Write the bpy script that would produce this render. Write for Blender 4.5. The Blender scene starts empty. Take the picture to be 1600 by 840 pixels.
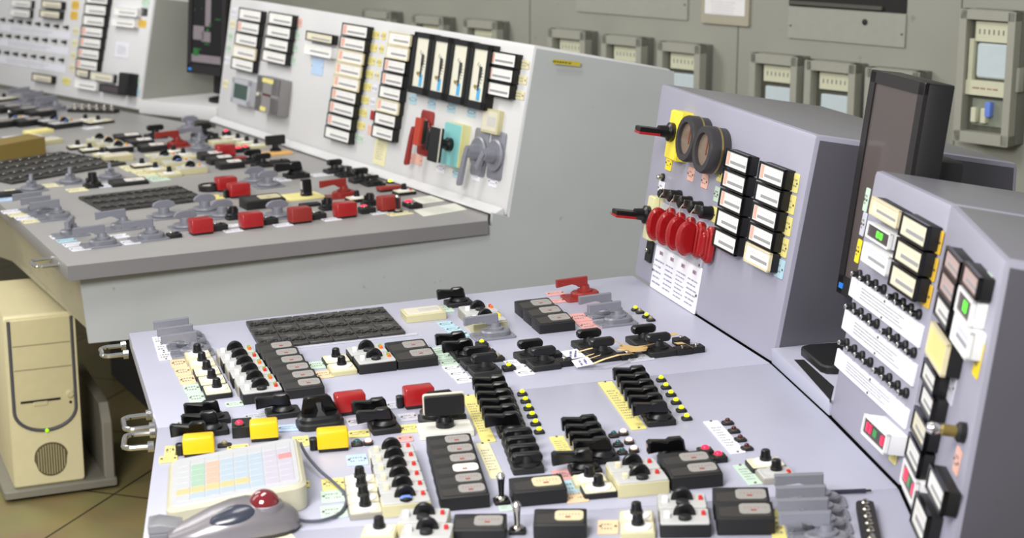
import bpy, bmesh, math, random
from mathutils import Vector, Matrix
R = math.radians
random.seed(7)
SC = bpy.context.scene
COL = SC.collection

# ------------------------------------------------------------------ camera
FPX, HOR = 2640.0, -190.0
CAM = Vector((0, 0, 1.72))
pit = math.atan((420 - HOR) / FPX)
FW = Vector((0, math.cos(pit), -math.sin(pit)))
UP = Vector((0, math.sin(pit), math.cos(pit)))
RT = Vector((1, 0, 0))
cd = bpy.data.cameras.new('camera'); cam = bpy.data.objects.new('camera', cd); COL.objects.link(cam)
cam.location = CAM; cam.rotation_euler = (R(90) - pit, 0, 0)
cd.sensor_width = 36; cd.lens = FPX / 1600 * 36; cd.clip_start = .05
cd.dof.use_dof = True; cd.dof.focus_distance = 3.35; cd.dof.aperture_fstop = 5.0
SC.camera = cam
ZV = Vector((0, 0, 1))

def hit(p, O, N):
    r = FW + RT * ((p[0] - 800) / FPX) + UP * ((420 - p[1]) / FPX)
    return CAM + r * ((O - CAM).dot(N) / r.dot(N))
def D(az): return Vector((math.sin(R(az)), math.cos(R(az)), 0))

class Frame:
    """a mounting surface: X across, Y along, Z out of it"""
    def __init__(s, O, X, Y):
        s.O = O; s.X = X.normalized(); s.Z = X.cross(Y).normalized(); s.Y = s.Z.cross(s.X)
    def at(s, p, off=0): return hit(p, s.O + s.Z * off, s.Z)
    def mat(s, P, rot=0):
        m = Matrix((s.X, s.Y, s.Z)).transposed().to_4x4()
        if rot: m = m @ Matrix.Rotation(R(rot), 4, 'Z')
        m.translation = P
        return m
def desk_plane(p, h, az, tau):
    O = hit(p, Vector((0, 0, h)), ZV)
    V = D(az) * math.cos(R(tau)) + ZV * math.sin(R(tau))
    N = D(az - 90).cross(V); N = N if N.z > 0 else -N
    return O, N.normalized()
def desk_frame(O, N, azy):
    Y = D(azy); Y = (Y - N * Y.dot(N)).normalized()
    return Frame(O, Y.cross(N), Y)
def panel_frame(c1, c2, lean):
    U = (c2 - c1).normalized(); W = ZV.cross(U).normalized()
    return Frame(c1, U, ZV * math.cos(R(lean)) + W * math.sin(R(lean)))

# ------------------------------------------------------------------ materials
def lin(c): return tuple((v / 255 / 12.92) if v / 255 <= .04045 else ((v / 255 + .055) / 1.055) ** 2.4 for v in c)
MATS = {}
def M(col, rough=.5, metal=0, var=.06, scale=40, emit=0, bump=0, spec=.5, coat=0, alpha=1):
    key = (col, rough, metal, var, scale, emit, bump, spec, coat, alpha)
    if key in MATS: return MATS[key]
    m = bpy.data.materials.new('paint_%d' % len(MATS)); m.use_nodes = True
    nt = m.node_tree; b = nt.nodes['Principled BSDF']; l = nt.links
    c = lin(col)
    b.inputs['Roughness'].default_value = rough; b.inputs['Metallic'].default_value = metal
    b.inputs['Specular IOR Level'].default_value = spec; b.inputs['Coat Weight'].default_value = coat
    tc = nt.nodes.new('ShaderNodeTexCoord'); nz = nt.nodes.new('ShaderNodeTexNoise')
    nz.inputs['Scale'].default_value = scale; nz.inputs['Detail'].default_value = 4
    l.new(tc.outputs['Object'], nz.inputs['Vector'])
    mx = nt.nodes.new('ShaderNodeMix'); mx.data_type = 'RGBA'
    mx.inputs[6].default_value = (*[v * (1 - var) for v in c], 1); mx.inputs[7].default_value = (*[min(1, v * (1 + var)) for v in c], 1)
    l.new(nz.outputs['Fac'], mx.inputs[0]); l.new(mx.outputs[2], b.inputs['Base Color'])
    if emit:
        b.inputs['Emission Color'].default_value = (*c, 1); b.inputs['Emission Strength'].default_value = emit
    if bump:
        bp = nt.nodes.new('ShaderNodeBump'); bp.inputs['Strength'].default_value = bump; bp.inputs['Distance'].default_value = .002
        l.new(nz.outputs['Fac'], bp.inputs['Height']); l.new(bp.outputs['Normal'], b.inputs['Normal'])
    if alpha < 1:
        b.inputs['Transmission Weight'].default_value = 1 - alpha; b.inputs['IOR'].default_value = 1.3
    MATS[key] = m
    return m
def worn(col, spot, rough=.4, scale=5, amount=.66):
    """enamel paint with scuffs and chips"""
    m = bpy.data.materials.new('worn_paint'); m.use_nodes = True
    nt = m.node_tree; b = nt.nodes['Principled BSDF']; l = nt.links
    tc = nt.nodes.new('ShaderNodeTexCoord')
    n1 = nt.nodes.new('ShaderNodeTexNoise'); n1.inputs['Scale'].default_value = scale; n1.inputs['Detail'].default_value = 8
    n2 = nt.nodes.new('ShaderNodeTexNoise'); n2.inputs['Scale'].default_value = scale * 7; n2.inputs['Detail'].default_value = 3
    for n in (n1, n2): l.new(tc.outputs['Object'], n.inputs['Vector'])
    c = lin(col); mx = nt.nodes.new('ShaderNodeMix'); mx.data_type = 'RGBA'
    mx.inputs[6].default_value = (*[v * .92 for v in c], 1); mx.inputs[7].default_value = (*[min(1, v * 1.07) for v in c], 1)
    l.new(n1.outputs['Fac'], mx.inputs[0])
    cr = nt.nodes.new('ShaderNodeValToRGB'); cr.color_ramp.elements[0].position = amount; cr.color_ramp.elements[1].position = amount + .06
    l.new(n2.outputs['Fac'], cr.inputs['Fac'])
    m2 = nt.nodes.new('ShaderNodeMix'); m2.data_type = 'RGBA'; m2.inputs[7].default_value = (*lin(spot), 1)
    mul = nt.nodes.new('ShaderNodeMath'); mul.operation = 'MULTIPLY'; mul.inputs[1].default_value = .5
    l.new(cr.outputs['Color'], mul.inputs[0]); l.new(mul.outputs[0], m2.inputs[0]); l.new(mx.outputs[2], m2.inputs[6])
    l.new(m2.outputs[2], b.inputs['Base Color'])
    rr = nt.nodes.new('ShaderNodeMapRange'); rr.inputs['To Min'].default_value = rough - .1; rr.inputs['To Max'].default_value = rough + .12
    l.new(n1.outputs['Fac'], rr.inputs['Value']); l.new(rr.outputs['Result'], b.inputs['Roughness'])
    return m
BLACK = M((15, 15, 17), .32, bump=.05); BLACKD = M((18, 18, 19), .5); SOOT = M((27, 26, 26), .55)
GLOSSB = M((10, 10, 12), .2)
GREYM = M((136, 137, 147), .36, .25, bump=.1, scale=160); GREYD = M((128, 129, 137), .4, .2, bump=.1, scale=160)
RED = M((158, 25, 28), .32, coat=.2); REDD = M((140, 38, 32), .45); YEL = M((236, 192, 10), .35, coat=.2)
CREAM = M((214, 208, 180), .5); CREAMD = M((196, 190, 150), .5); LGREY = M((186, 186, 184), .5); CASEG = M((150, 146, 136), .5)
WHITE = M((232, 232, 232), .5); INK = M((50, 50, 60), .7); INKB = M((60, 60, 120), .7)
STEEL = M((196, 190, 178), .22, 1); CHROME = M((215, 214, 210), .12, 1); SCREW = M((120, 112, 100), .35, .8)
GLASSF = M((200, 198, 192), .12, spec=.6)
L_YEL = M((226, 248, 0), .3, emit=1.1); L_RED = M((255, 30, 70), .3, emit=1.3); L_PINK = M((255, 205, 190), .3, emit=.9); L_DARK = M((70, 26, 26), .2); L_TEAL = M((40, 90, 96), .2)
L_GREEN = M((90, 230, 60), .3, emit=.9); L_ORANGE = M((235, 110, 30), .35); B_BLUE = M((110, 140, 225), .4); B_RED = M((200, 40, 34), .4); B_GREEN = M((120, 160, 50), .4)
TINT = M((226, 172, 154), .5)
PC = {'yellow': M((226, 214, 130), .55), 'cream': M((226, 220, 178), .55), 'green': M((192, 214, 196), .55), 'orange': M((232, 200, 160), .55),
      'white': M((226, 226, 234), .55), 'cyan': M((172, 204, 216), .55), 'blue': M((180, 204, 232), .55), 'red': M((222, 162, 158), .55),
      'clear': M((196, 198, 208), .3), 'gold': M((226, 184, 60), .5), 'pink': M((224, 176, 160), .55), 'bright': M((244, 214, 30), .5), 'black': BLACKD, 'redhard': RED}

# ------------------------------------------------------------------ mesh helpers
def rrect(w, d, r, seg=3, cx=0, cy=0):
    r = min(r, w / 2 - 1e-5, d / 2 - 1e-5); o = []
    for sx, sy, a0 in ((1, 1, 0), (-1, 1, 90), (-1, -1, 180), (1, -1, 270)):
        for k in range(seg + 1):
            a = R(a0 + 90 * k / seg); o.append((cx + sx * (w / 2 - r) + r * math.cos(a), cy + sy * (d / 2 - r) + r * math.sin(a)))
    return o
def circ(r, seg=20, cx=0, cy=0, ry=None): return [(cx + r * math.cos(2 * math.pi * k / seg), cy + (ry or r) * math.sin(2 * math.pi * k / seg)) for k in range(seg)]
class MB:
    def __init__(s): s.v = []; s.f = []; s.m = []; s.mi = 0
    def ring(s, pts):
        b = len(s.v); s.v.extend(Vector(p) for p in pts); return list(range(b, b + len(pts)))
    def face(s, f): s.f.append(f); s.m.append(s.mi)
    def loft(s, rings, cap0=True, cap1=True, closed=True):
        ids = [s.ring(r) for r in rings]; n = len(ids[0])
        for a, b in zip(ids, ids[1:]):
            for k in range(n if closed else n - 1):
                j = (k + 1) % n; s.face([a[k], a[j], b[j], b[k]])
        if cap0: s.face(ids[0][::-1])
        if cap1: s.face(ids[-1])
        return s
    def prism(s, out, z0, z1, ch=0, bot=0):
        cx = sum(p[0] for p in out) / len(out); cy = sum(p[1] for p in out) / len(out)
        def sh(c):
            o = []
            for x, y in out:
                dx, dy = x - cx, y - cy; L = math.hypot(dx, dy) or 1
                o.append((x - dx / L * c * 1.3, y - dy / L * c * 1.3))
            return o
        rs = []
        if bot: rs += [[(x, y, z0) for x, y in sh(bot)], [(x, y, z0 + bot) for x, y in out]]
        else: rs.append([(x, y, z0) for x, y in out])
        if ch: rs += [[(x, y, z1 - ch) for x, y in out], [(x, y, z1) for x, y in sh(ch)]]
        else: rs.append([(x, y, z1) for x, y in out])
        return s.loft(rs)
    def box(s, cx, cy, z0, w, d, h, r=.002, ch=.001, seg=2): return s.prism(rrect(w, d, r, seg, cx, cy), z0, z0 + h, ch)
    def cyl(s, cx, cy, z0, r, h, ch=.001, seg=20, ry=None): return s.prism(circ(r, seg, cx, cy, ry), z0, z0 + h, ch)
    def lathe(s, prof, seg=20, cx=0, cy=0, z=0): return s.loft([[(cx + r * math.cos(2 * math.pi * k / seg), cy + r * math.sin(2 * math.pi * k / seg), z + h) for k in range(seg)] for r, h in prof])
    def slab(s, poly, y0, y1, ch=0):
        """outline in XZ, thickness in Y"""
        b = len(s.v); s.prism([(x, z) for x, z in poly], y0, y1, ch, ch)
        for v in s.v[b:]: v.y, v.z = v.z, v.y
        return s
    def side(s, poly, x0, x1, ch=0):
        """outline in YZ, thickness in X"""
        b = len(s.v); s.prism(poly, x0, x1, ch, ch)
        for v in s.v[b:]: v.x, v.y, v.z = v.z, v.x, v.y
        return s
    def tube(s, path, r, seg=8):
        path = [Vector(p) for p in path]; rs = []
        for i, p in enumerate(path):
            t = (path[min(i + 1, len(path) - 1)] - path[max(i - 1, 0)]).normalized()
            a = t.orthogonal().normalized() if i == 0 else (pa - t * pa.dot(t)).normalized()
            pa = a; b = t.cross(a); rs.append([p + (a * math.cos(2 * math.pi * k / seg) + b * math.sin(2 * math.pi * k / seg)) * r for k in range(seg)])
        return s.loft(rs)
    def hull(s, pts, faces):
        b = len(s.v); s.v.extend(Vector(p) for p in pts)
        for f in faces: s.face([b + i for i in f])
        return s
    def xf(s, m, b=0):
        for i in range(b, len(s.v)): s.v[i] = m @ s.v[i]
        return s
    def mesh(s, name, mats, ang=32, bevel=0):
        me = bpy.data.meshes.new(name); me.from_pydata([tuple(v) for v in s.v], [], s.f)
        for m in (mats if isinstance(mats, (list, tuple)) else [mats]): me.materials.append(m)
        for p, mi in zip(me.polygons, s.m): p.material_index = mi
        bm = bmesh.new(); bm.from_mesh(me)
        bmesh.ops.recalc_face_normals(bm, faces=bm.faces)
        if bevel: bmesh.ops.bevel(bm, geom=bm.edges[:], offset=bevel, segments=2, affect='EDGES', profile=.6)
        bm.to_mesh(me); bm.free()
        me.polygons.foreach_set('use_smooth', [True] * len(me.polygons)); me.set_sharp_from_angle(angle=R(ang))
        return me

# ------------------------------------------------------------------ things
def tag(o, label, cat, group=None, kind=None):
    if label: o['label'] = label
    if cat: o['category'] = cat
    if group: o['group'] = group
    if kind: o['kind'] = kind
    return o
def obj(name, me, parent=None, mw=None):
    o = bpy.data.objects.new(name, me); COL.objects.link(o)
    if parent: o.parent = parent
    if mw is not None: o.matrix_world = mw
    return o
def empty(name, mw):
    o = bpy.data.objects.new(name, None); o.empty_display_size = .02; COL.objects.link(o); o.matrix_world = mw; return o
def structure(name, mb, m, bevel=0):
    o = obj(name, mb.mesh(name, m, bevel=bevel)); o['kind'] = 'structure'; return o
def thing(name, label, cat, mw, parts, group=None):
    """parts: (name, MB, material, parent index or None[, label])"""
    root = empty(name, mw); tag(root, label, cat, group); made = []
    for p in parts:
        o = obj(p[0], p[1].mesh(p[0], p[2]), root if p[3] is None else made[p[3]])
        if len(p) > 4 and p[4]: o['label'] = p[4]
        made.append(o)
    return root
CACHE = {}
def place(kind, fr, P, label, group=None, rot=0, yshift=True, **kw):
    key = (kind, tuple(sorted((k, v) for k, v in kw.items())))
    if key not in CACHE:
        nm, cat, d, parts = KINDS[kind](**kw)
        CACHE[key] = (nm, cat, d, [(p[0], p[1].mesh(p[0], p[2]), p[3], p[4] if len(p) > 4 else None) for p in parts])
    nm, cat, d, parts = CACHE[key]
    mw = fr.mat(P + (fr.Y * (d / 2) if yshift else Vector()) + fr.Z * .0004, rot)
    first = parts[0]
    if first[2] == 'root': root = obj(nm, first[1], None, mw); made = [root]; rest = parts[1:]
    else: root = empty(nm, mw); made = []; rest = parts
    tag(root, label, cat, group)
    for pn, me, pi, lb in rest:
        o = obj(pn, me, root if pi is None or pi == 'root' else made[pi])
        if lb: o['label'] = lb
        made.append(o)
    return root
ORD = 'first second third fourth fifth sixth seventh eighth ninth tenth eleventh twelfth'.split()
def lerp(a, b, t): return a + (b - a) * t
def stack(kind, fr, p0, p1, n, what, ctx, group=None, off=0, end='far end', fill=.95, key='s', **kw):
    A, B = fr.at(p0, off), fr.at(p1, off)
    if off: A -= fr.Z * off; B -= fr.Z * off
    pitch = (B - A).length / max(1, n - 1)
    if key and key not in kw and n > 1: kw[key] = round(pitch * (.90 if kind == 'meter' else fill), 4)
    for i in range(n):
        k2 = {k: (v[i % len(v)] if isinstance(v, list) else v) for k, v in kw.items()}
        w = what[i % len(what)] if isinstance(what, list) else what
        lab = f'{ORD[i]} {w} from {end}, {ctx}' if n > 1 else f'{w} {ctx}'
        place(kind, fr, lerp(A, B, i / max(1, n - 1)), lab, group or (f'{ctx}'), **k2)
def one(kind, fr, p, label, group=None, off=0, **kw):
    P = fr.at(p, off)
    return place(kind, fr, P - fr.Z * off, label, group, **kw)
def letters(w, d, n, z, seed, fill=.72, th=.32, cx=0, cy=0, mb=None):
    """rows of small printed words"""
    rnd = random.Random(seed); mb = mb or MB(); lh = d / n
    for i in range(n):
        y = cy + d / 2 - lh * (i + .5); x = -w / 2 * fill; e = w / 2 * fill * rnd.uniform(.5, 1)
        while x < e:
            L = min(rnd.uniform(.5, 1.6) * lh, e - x)
            if L > lh * .15:
                g = x
                while g < x + L:
                    q = lh * rnd.uniform(.12, .22); hh = lh * th * rnd.uniform(.8, 1.1)
                    mb.hull([(cx + g, y - hh / 2, z), (cx + g + q, y - hh / 2, z), (cx + g + q, y + hh / 2, z), (cx + g, y + hh / 2, z)], [(0, 1, 2, 3)]); g += q + lh * .1
            x += L + lh * .35
    return mb
# ------------------------------------------------------------------ kinds of device (X across, Y away, Z out)
def k_lever(s=.048, w=.05, L=.047, sc=1.0):
    b = MB().box(0, 0, 0, w, s, .010 * sc, .003, .0015)
    c = MB().lathe([(.021 * sc, .010 * sc), (.0215 * sc, .013 * sc), (.0165 * sc, .0175 * sc), (.011 * sc, .020 * sc)])
    h = MB().slab([(x * sc, z * sc) for x, z in ((-L, .017), (-L - .001, .036), (-L + .003, .039), (-.016, .0365), (-.011, .040), (.008, .040), (.012, .036), (.015, .019), (-.010, .019), (-.016, .020))], -.0080 * sc, .0080 * sc, .0028)
    return 'lever_switch', 'switch', s, [('base', b, BLACKD, None), ('collar', c, BLACK, None), ('handle', h, GLOSSB, None)]
def k_bar(s=.046, w=.056, L=.05, sc=1.0, low=0):
    b = MB().box(0, 0, 0, w, s, .011 * sc, .003, .0015)
    c = MB().lathe([(.021 * sc, .011 * sc), (.021 * sc, .014 * sc), (.012 * sc, .016 * sc), (.010 * sc, .026 * sc)])
    z = .023 * sc if not low else .013
    h = MB().slab([(x, z + zz) for x, zz in rrect(L, .017 * sc, .007 * sc, 4, 0, .0085 * sc)], -.008 * sc, .008 * sc, .003)
    return 'bar_switch', 'switch', s, [('base', b, SOOT, None), ('collar', c, BLACKD, None), ('handle', h, BLACK, None)]
def k_paddle(s=.062, col='grey', sc=1.0, hd=0, w=.086):
    g, g2 = (GREYM, GREYD) if col == 'grey' else (REDD, REDD)
    b = MB().box(0, 0, 0, w * sc, s, .004, .005, .001, 3)
    for sx in (-1, 1):
        for sy in (-1, 1): b.cyl(sx * (w * sc / 2 - .007), sy * (s / 2 - .007), .004, .0025, .0015, .0005, 8)
    c = MB().box(.006 * sc, 0, .004, .062 * sc, s * .74, .011 * sc, .02 * sc, .003, 5)
    hb = MB().lathe([(.017 * sc, .015 * sc), (.017 * sc, .019 * sc), (.011 * sc, .021 * sc), (.010 * sc, .029 * sc)], 20, .006 * sc)
    h = MB().slab([(x * sc, z * sc) for x, z in ((-.060, .029), (-.060, .046), (.012, .048), (.012, .026), (-.010, .026), (-.014, .030), (-.026, .034))], -.0055 * sc, .0055 * sc, .0015)
    if hd:
        m = Matrix.Translation((.006 * sc, 0, 0)) @ Matrix.Rotation(R(hd), 4, 'Z') @ Matrix.Translation((-.006 * sc, 0, 0)); h.xf(m)
    return 'paddle_switch', 'switch', s, [('base_plate', b, g, None), ('collar', c, g2, None), ('hub', hb, g, None), ('handle', h, g, None)]
def k_wing(s=.075, w=.085, hd=0):
    b = MB().box(0, 0, 0, w, s, .004, .005, .001, 3)
    c = MB().lathe([(.034, .004), (.036, .008), (.034, .012), (.024, .014)], 24)
    hb = MB().lathe([(.016, .013), (.015, .028), (.013, .030)], 16)
    poly = [(-.031, .030), (-.033, .036), (-.027, .044), (-.014, .049), (.014, .049), (.027, .044), (.033, .036), (.031, .030), (.012, .026), (-.012, .026)]
    h = MB().slab(poly, -.005, .005, .0015)
    if hd: h.xf(Matrix.Rotation(R(hd), 4, 'Z'))
    return 'wing_switch', 'switch', s, [('base_plate', b, GREYM, None), ('collar', c, GREYD, None), ('hub', hb, GREYM, None), ('handle', h, GREYM, None)]
def k_setter(s=.048, w=.05, case='black', plate='cream', knob=1, col='black', lamp=0):
    cm = {'black': BLACKD, 'ivory': CREAMD, 'grey': CASEG}[case]
    b = MB().box(0, 0, 0, w, s, .009, .003, .001)
    p = MB().box(0, 0, .009, w * .93, s * .92, .002, .003, .001)
    d = MB().lathe([(.0195, .011), (.0195, .0125), (.012, .0145), (.011, .0145)], 24)
    parts = [('case', b, cm, None), ('face_plate', p, {'cream': CREAM, 'grey': LGREY}[plate], None), ('dial', d, WHITE if plate == 'cream' else LGREY, None)]
    if knob: parts.append(('knob', MB().lathe([(.0095, .0145), (.0095, .019), (.0082, .0195), (.0072, .030), (.0055, .0315)], 16), BLACK, None))
    if lamp: parts.append(('indicator', MB().box(.017, -.008, .011, .006, .006, .005, .001, .001), B_RED, None))
    return 'dial_setter', 'dial', s, parts
def k_ctrl(s=.048, w=.074, case='black', btn='white', wheel=1, h=.022, ind=('green', 'orange')):
    cm = {'black': BLACKD, 'grey': CASEG, 'cream': CREAMD, 'white': CREAM}[case]
    parts = [('case', MB().box(0, 0, 0, w, s, h - .003, .003, .001), cm, None), ('face_plate', MB().box(0, 0, h - .003, w * .97, s * .96, .003, .003, .001), LGREY, None)]
    if wheel:
        parts.append(('wheel', MB().slab([(.0165 * math.cos(R(a)), h - .001 + .0185 * math.sin(R(a))) for a in range(0, 181, 15)], .001, .010, .0015), BLACK, None))
        parts.append(('knob', MB().lathe([(.0095, h), (.0095, h + .004), (.007, h + .006), (.004, h + .0062)], 16, 0, -.012), BLACKD, None))
    parts.append(('button', MB().box(-.025, -.004, h, .0085, .0085, .008, .001, .001) if btn != 'blue' else MB().box(0, -.013, h, .018, .010, .007, .004, .002, 3), WHITE if btn == 'white' else (CREAM if btn == 'cream' else B_BLUE), None))
    cs = {'green': B_GREEN, 'orange': L_ORANGE, 'red': B_RED, 'yellow': PC['bright']}
    for i, c in enumerate(ind): parts.append(('indicator', MB().box(.027, .004 - .010 * i, h, .006, .006, .006, .001, .001), cs[c], None))
    return 'rotary_controller', 'controller', s, parts
def k_meter(s=.048, w=.074, h=.016, win='grey', case='black', low=1.0):
    cm = {'black': BLACKD, 'grey': SOOT, 'cream': CREAMD}[case]
    z0, z1 = h, h + .006
    b = MB().loft([[(x, y, 0) for x, y in rrect(w, s, .002)], [(x, y, h if y < 0 else z1) for x, y in rrect(w, s, .002)], [(x, y, (h if y < 0 else z1) + .002) for x, y in rrect(w - .008, s - .008, .002)]])
    zz = lambda y: h + .002 + .006 * (y + s / 2) / s
    o = rrect(w * .54, s * .58, .007, 4, w * .17, .001)
    wdw = MB().loft([[(x, y, zz(y) - .001) for x, y in o], [(x, y, zz(y) + .0008) for x, y in o]])
    rim = MB().loft([[(x, y, zz(y) - .001) for x, y in rrect(w * .90, s * .82, .004, 4)], [(x, y, zz(y) + .0003) for x, y in rrect(w * .90, s * .82, .004, 4)]])
    mk = MB()
    for k in range(7): mk.hull([(w * .17 + (k - 3) * w * .06 + dx, y, zz(y) + .001) for dx, y in ((0, .001), (.0007, .001), (.0007, .006), (0, .006))], [(0, 1, 2, 3)])
    mk.hull([(x, y, zz(y) + .0011) for x, y in ((w * .10, -.006), (w * .2, -.006), (w * .2, -.002), (w * .1, -.002))], [(0, 1, 2, 3)])
    return 'flat_meter', 'meter', s, [('case', b, cm, None), ('bezel', rim, M((50, 47, 45), .42) if case != 'cream' else CREAM, None), ('dial', wdw, {'grey': M((150, 147, 143), .25), 'cream': M((206, 196, 160), .3), 'white': M((222, 218, 212), .3)}[win], 1), ('scale', mk, M((150, 60, 50), .6), 2)]  # bezel paler than the black case: sheen of the top painted in
def k_tile(s=.07, w=.05):
    b = MB().box(0, 0, 0, w - .001, s - .001, .008, .002, .0012)
    d = MB()
    for sx in (-1, 1): d.lathe([(w * .23, .008), (w * .225, .0105), (w * .17, .0108), (w * .14, .0088)], 16, sx * w * .235, -.004)
    t = letters(w * .75, s * .20, 2, .0083, 3, cx=w * .06, cy=s * .36, th=.36)
    return 'indicator_tile', 'indicator tile', s, [('case', b, M((52, 50, 48), .42), None), ('indicator_disc', d, M((36, 35, 35), .18), None), ('lettering', t, M((150, 148, 144), .5), None)]
def k_cover(s=.03, w=.054, h=.038, col='red', latch=-1):
    m = {'red': RED, 'yellow': YEL, 'faded': REDD}[col]
    base = MB().box(0, 0, 0, w * .94, s * .9, .007, .002, .001)
    b = len(base.v)
    c = MB().loft([[(x, y, .006) for x, y in rrect(w, s, .003)], [(x, y, h - .004) for x, y in rrect(w, s, .003)], [(x, y, h - .001) for x, y in rrect(w - .003, s - .003, .003)], [(x, y, h) for x, y in rrect(w - .007, s - .007, .003)]])
    parts = [('base', base, BLACKD, None), ('cover', c, m, None)]
    if latch:
        parts.append(('latch', MB().box(latch * (w / 2 + .006), s * .2, .001, .013, s * .5, h * .55, .003, .002), BLACK, None))
    return 'safety_cover', 'switch cover', s, parts
def k_lamp(col='yellow', w=.018, s=.016, r=.0046, z=.004, block=0):
    m = {'yellow': L_YEL, 'red': L_RED, 'pink': L_PINK, 'dark': L_DARK, 'teal': L_TEAL, 'green': L_GREEN, 'white': WHITE, 'clear': M((150, 140, 110), .15)}[col]
    parts = [('socket', MB().box(0, 0, 0, w, s, z, .004 if not block else .002, .0012), BLACKD, None),
             ('lens', MB().lathe([(r, z), (r, z + .003), (r * .8, z + .0052), (r * .35, z + .0066)], 12), m, None)]
    parts.append(('ring', MB().lathe([(r * 1.45, z), (r * 1.4, z + .0018), (r * 1.02, z + .002)], 12), SCREW, None))
    return 'indicator_lamp', 'indicator lamp', 0, parts
def k_plate(w=.028, s=.04, col='white', n=2, scr=1, t=.0016, seed=1, tx='x'):
    parts = [('label_plate', MB().box(0, 0, 0, w, s, t, .002, .0004), PC[col], 'root')]
    if n:
        q = letters(w * .92, s * .62, n, t + .0002, seed)
        parts.append(('lettering', q, M((128, 124, 122), .7) if col not in ('black',) else LGREY, None))
    if scr:
        for sg in (-1, 1):
            px, py = (sg * (w / 2 - .004), 0) if tx == 'x' else (0, sg * (s / 2 - .004))
            parts.append(('screw', MB().lathe([(.0022, t), (.0022, t + .0012), (.0012, t + .002)], 8, px, py), SCREW, None))
    return 'label_plate', 'label plate', 0, parts
def k_pmeter(w=.06, s=.026, dp=.045, case='black', tint=1, band=1, face='white', digits=None):
    cm = {'black': GLOSSB, 'cream': M((216, 205, 170), .45), 'white': WHITE, 'grey': LGREY}[case]
    f = {'white': M((238, 237, 232), .3), 'cream': M((228, 222, 196), .35), 'yellow': M((226, 216, 140), .4), 'dark': M((70, 62, 64), .3), 'pink': M((196, 172, 168), .3), 'lilac': M((222, 224, 236), .4)}[face]
    q = .0030 if s < .031 else .0042
    b = MB().box(0, 0, 0, w * .97, s * .97, dp - .004, .0015, .0005)
    z = MB()
    for cx, cy, ww, dd in ((0, s / 2 - q / 2, w, q), (0, -s / 2 + q / 2, w, q), (-w / 2 + q / 2, 0, q, s), (w / 2 - q / 2, 0, q, s)): z.box(cx, cy, dp - .006, ww, dd, .006, .0006, .0004, 1)
    d = MB().box(0, 0, dp - .0045, w - q * 1.6, s - q * 1.6, .002, .0005, 0, 1)
    parts = [('case', b, BLACKD if case != 'white' else WHITE, None), ('bezel', z, cm, None), ('dial', d, f, None)]
    if band:
        k = MB(); iw = w - 2 * q
        for i in range(9): k.hull([(-iw * .30 + i * iw * .085 + a, y, dp - .0022) for a, y in ((0, s * .05), (.0008, s * .05), (.0008, s * .22), (0, s * .22))], [(0, 1, 2, 3)])
        k.hull([(x, y, dp - .0022) for x, y in ((-iw * .30, -s * .22), (iw * .42, -s * .22), (iw * .42, -s * .06), (-iw * .30, -s * .06))], [(0, 1, 2, 3)])
        parts.append(('scale', k, M((150, 150, 152), .5), 2))
    if tint:
        iw = w - 2 * q; parts.append(('end_stop', MB().hull([(x, y, dp - .0021) for x, y in ((-iw * .47, -s * .32), (-iw * .34, -s * .32), (-iw * .34, s * .32), (-iw * .47, s * .32))], [(0, 1, 2, 3)]), TINT, 2))
    if digits:
        g = MB(); iw = w - 2 * q
        x0, x1, dm = {'green': (-.1, .18, L_GREEN), 'red': (-.4, -.18, L_RED), 'red2': (.22, .42, L_RED)}[digits]
        for xa in (x0, (x0 + x1) / 2 + .02): g.box(iw * (xa + (x1 - x0) * .22), 0, dp - .0024, iw * (x1 - x0) * .4, s * .42, .0008, .001, 0, 1)
        parts.append(('digit_display', g, dm, 2))
        if digits == 'red':
            parts.append(('digit_display', MB().box(iw * .34, 0, dp - .0024, iw * .12, s * .42, .0008, .001, 0, 1), L_RED, 2)); parts.append(('digit_display', MB().box(0, 0, dp - .0024, iw * .16, s * .36, .0008, .001, 0, 1), M((60, 130, 70), .3, emit=.4), 2))
    return 'panel_meter', 'meter', 0, parts
def k_knob(r=.007, h=.018, skirt=.009, col='black'):
    parts = [('skirt', MB().lathe([(skirt, 0), (skirt, .004), (skirt * .8, .006)], 14), BLACKD, None), ('stem', MB().lathe([(r * .9, .005), (r * .8, h * .8), (r * .5, h)], 14), STEEL if col == 'steel' else BLACK, None)]
    if col == 'tip': parts[1] = ('stem', MB().lathe([(r * .9, .005), (r * .95, h * .75), (r * .7, h * .9)], 14), BLACK, None); parts.append(('tip', MB().lathe([(r * .72, h * .88), (r * .7, h * .98), (r * .3, h * 1.06)], 12), CHROME, None))
    return 'toggle_selector', 'knob', 0, parts
def k_toggle(h=.03, s=.026, col='black'):
    return 'toggle_switch', 'switch', s, [('base', MB().box(0, 0, 0, .024, s, .005, .002, .001), BLACKD, None), ('collar', MB().lathe([(.009, .005), (.009, .009), (.006, .011)], 14), STEEL, None), ('lever', MB().lathe([(.004, .010), (.0048, .01 + h * .6), (.0062, .01 + h), (.005, .014 + h), (.002, .016 + h)], 12), BLACK if col == 'black' else STEEL, None), ('tip', MB().lathe([(.0063, .009 + h), (.0066, .012 + h), (.004, .0165 + h)], 12), CHROME, None)]
def k_block(w=.03, s=.026, h=.012, n=2, col='black'):
    p = [('case', MB().box(0, 0, 0, w, s, h, .002, .001), BLACKD if col == 'black' else CREAMD, None)]
    for i in range(n): p.append(('button', MB().lathe([(.005, h), (.005, h + .003), (.003, h + .0045)], 10, (i - (n - 1) / 2) * .012), [STEEL, SOOT][i % 2], None))
    return 'push_button_block', 'push button', s, p
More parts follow.
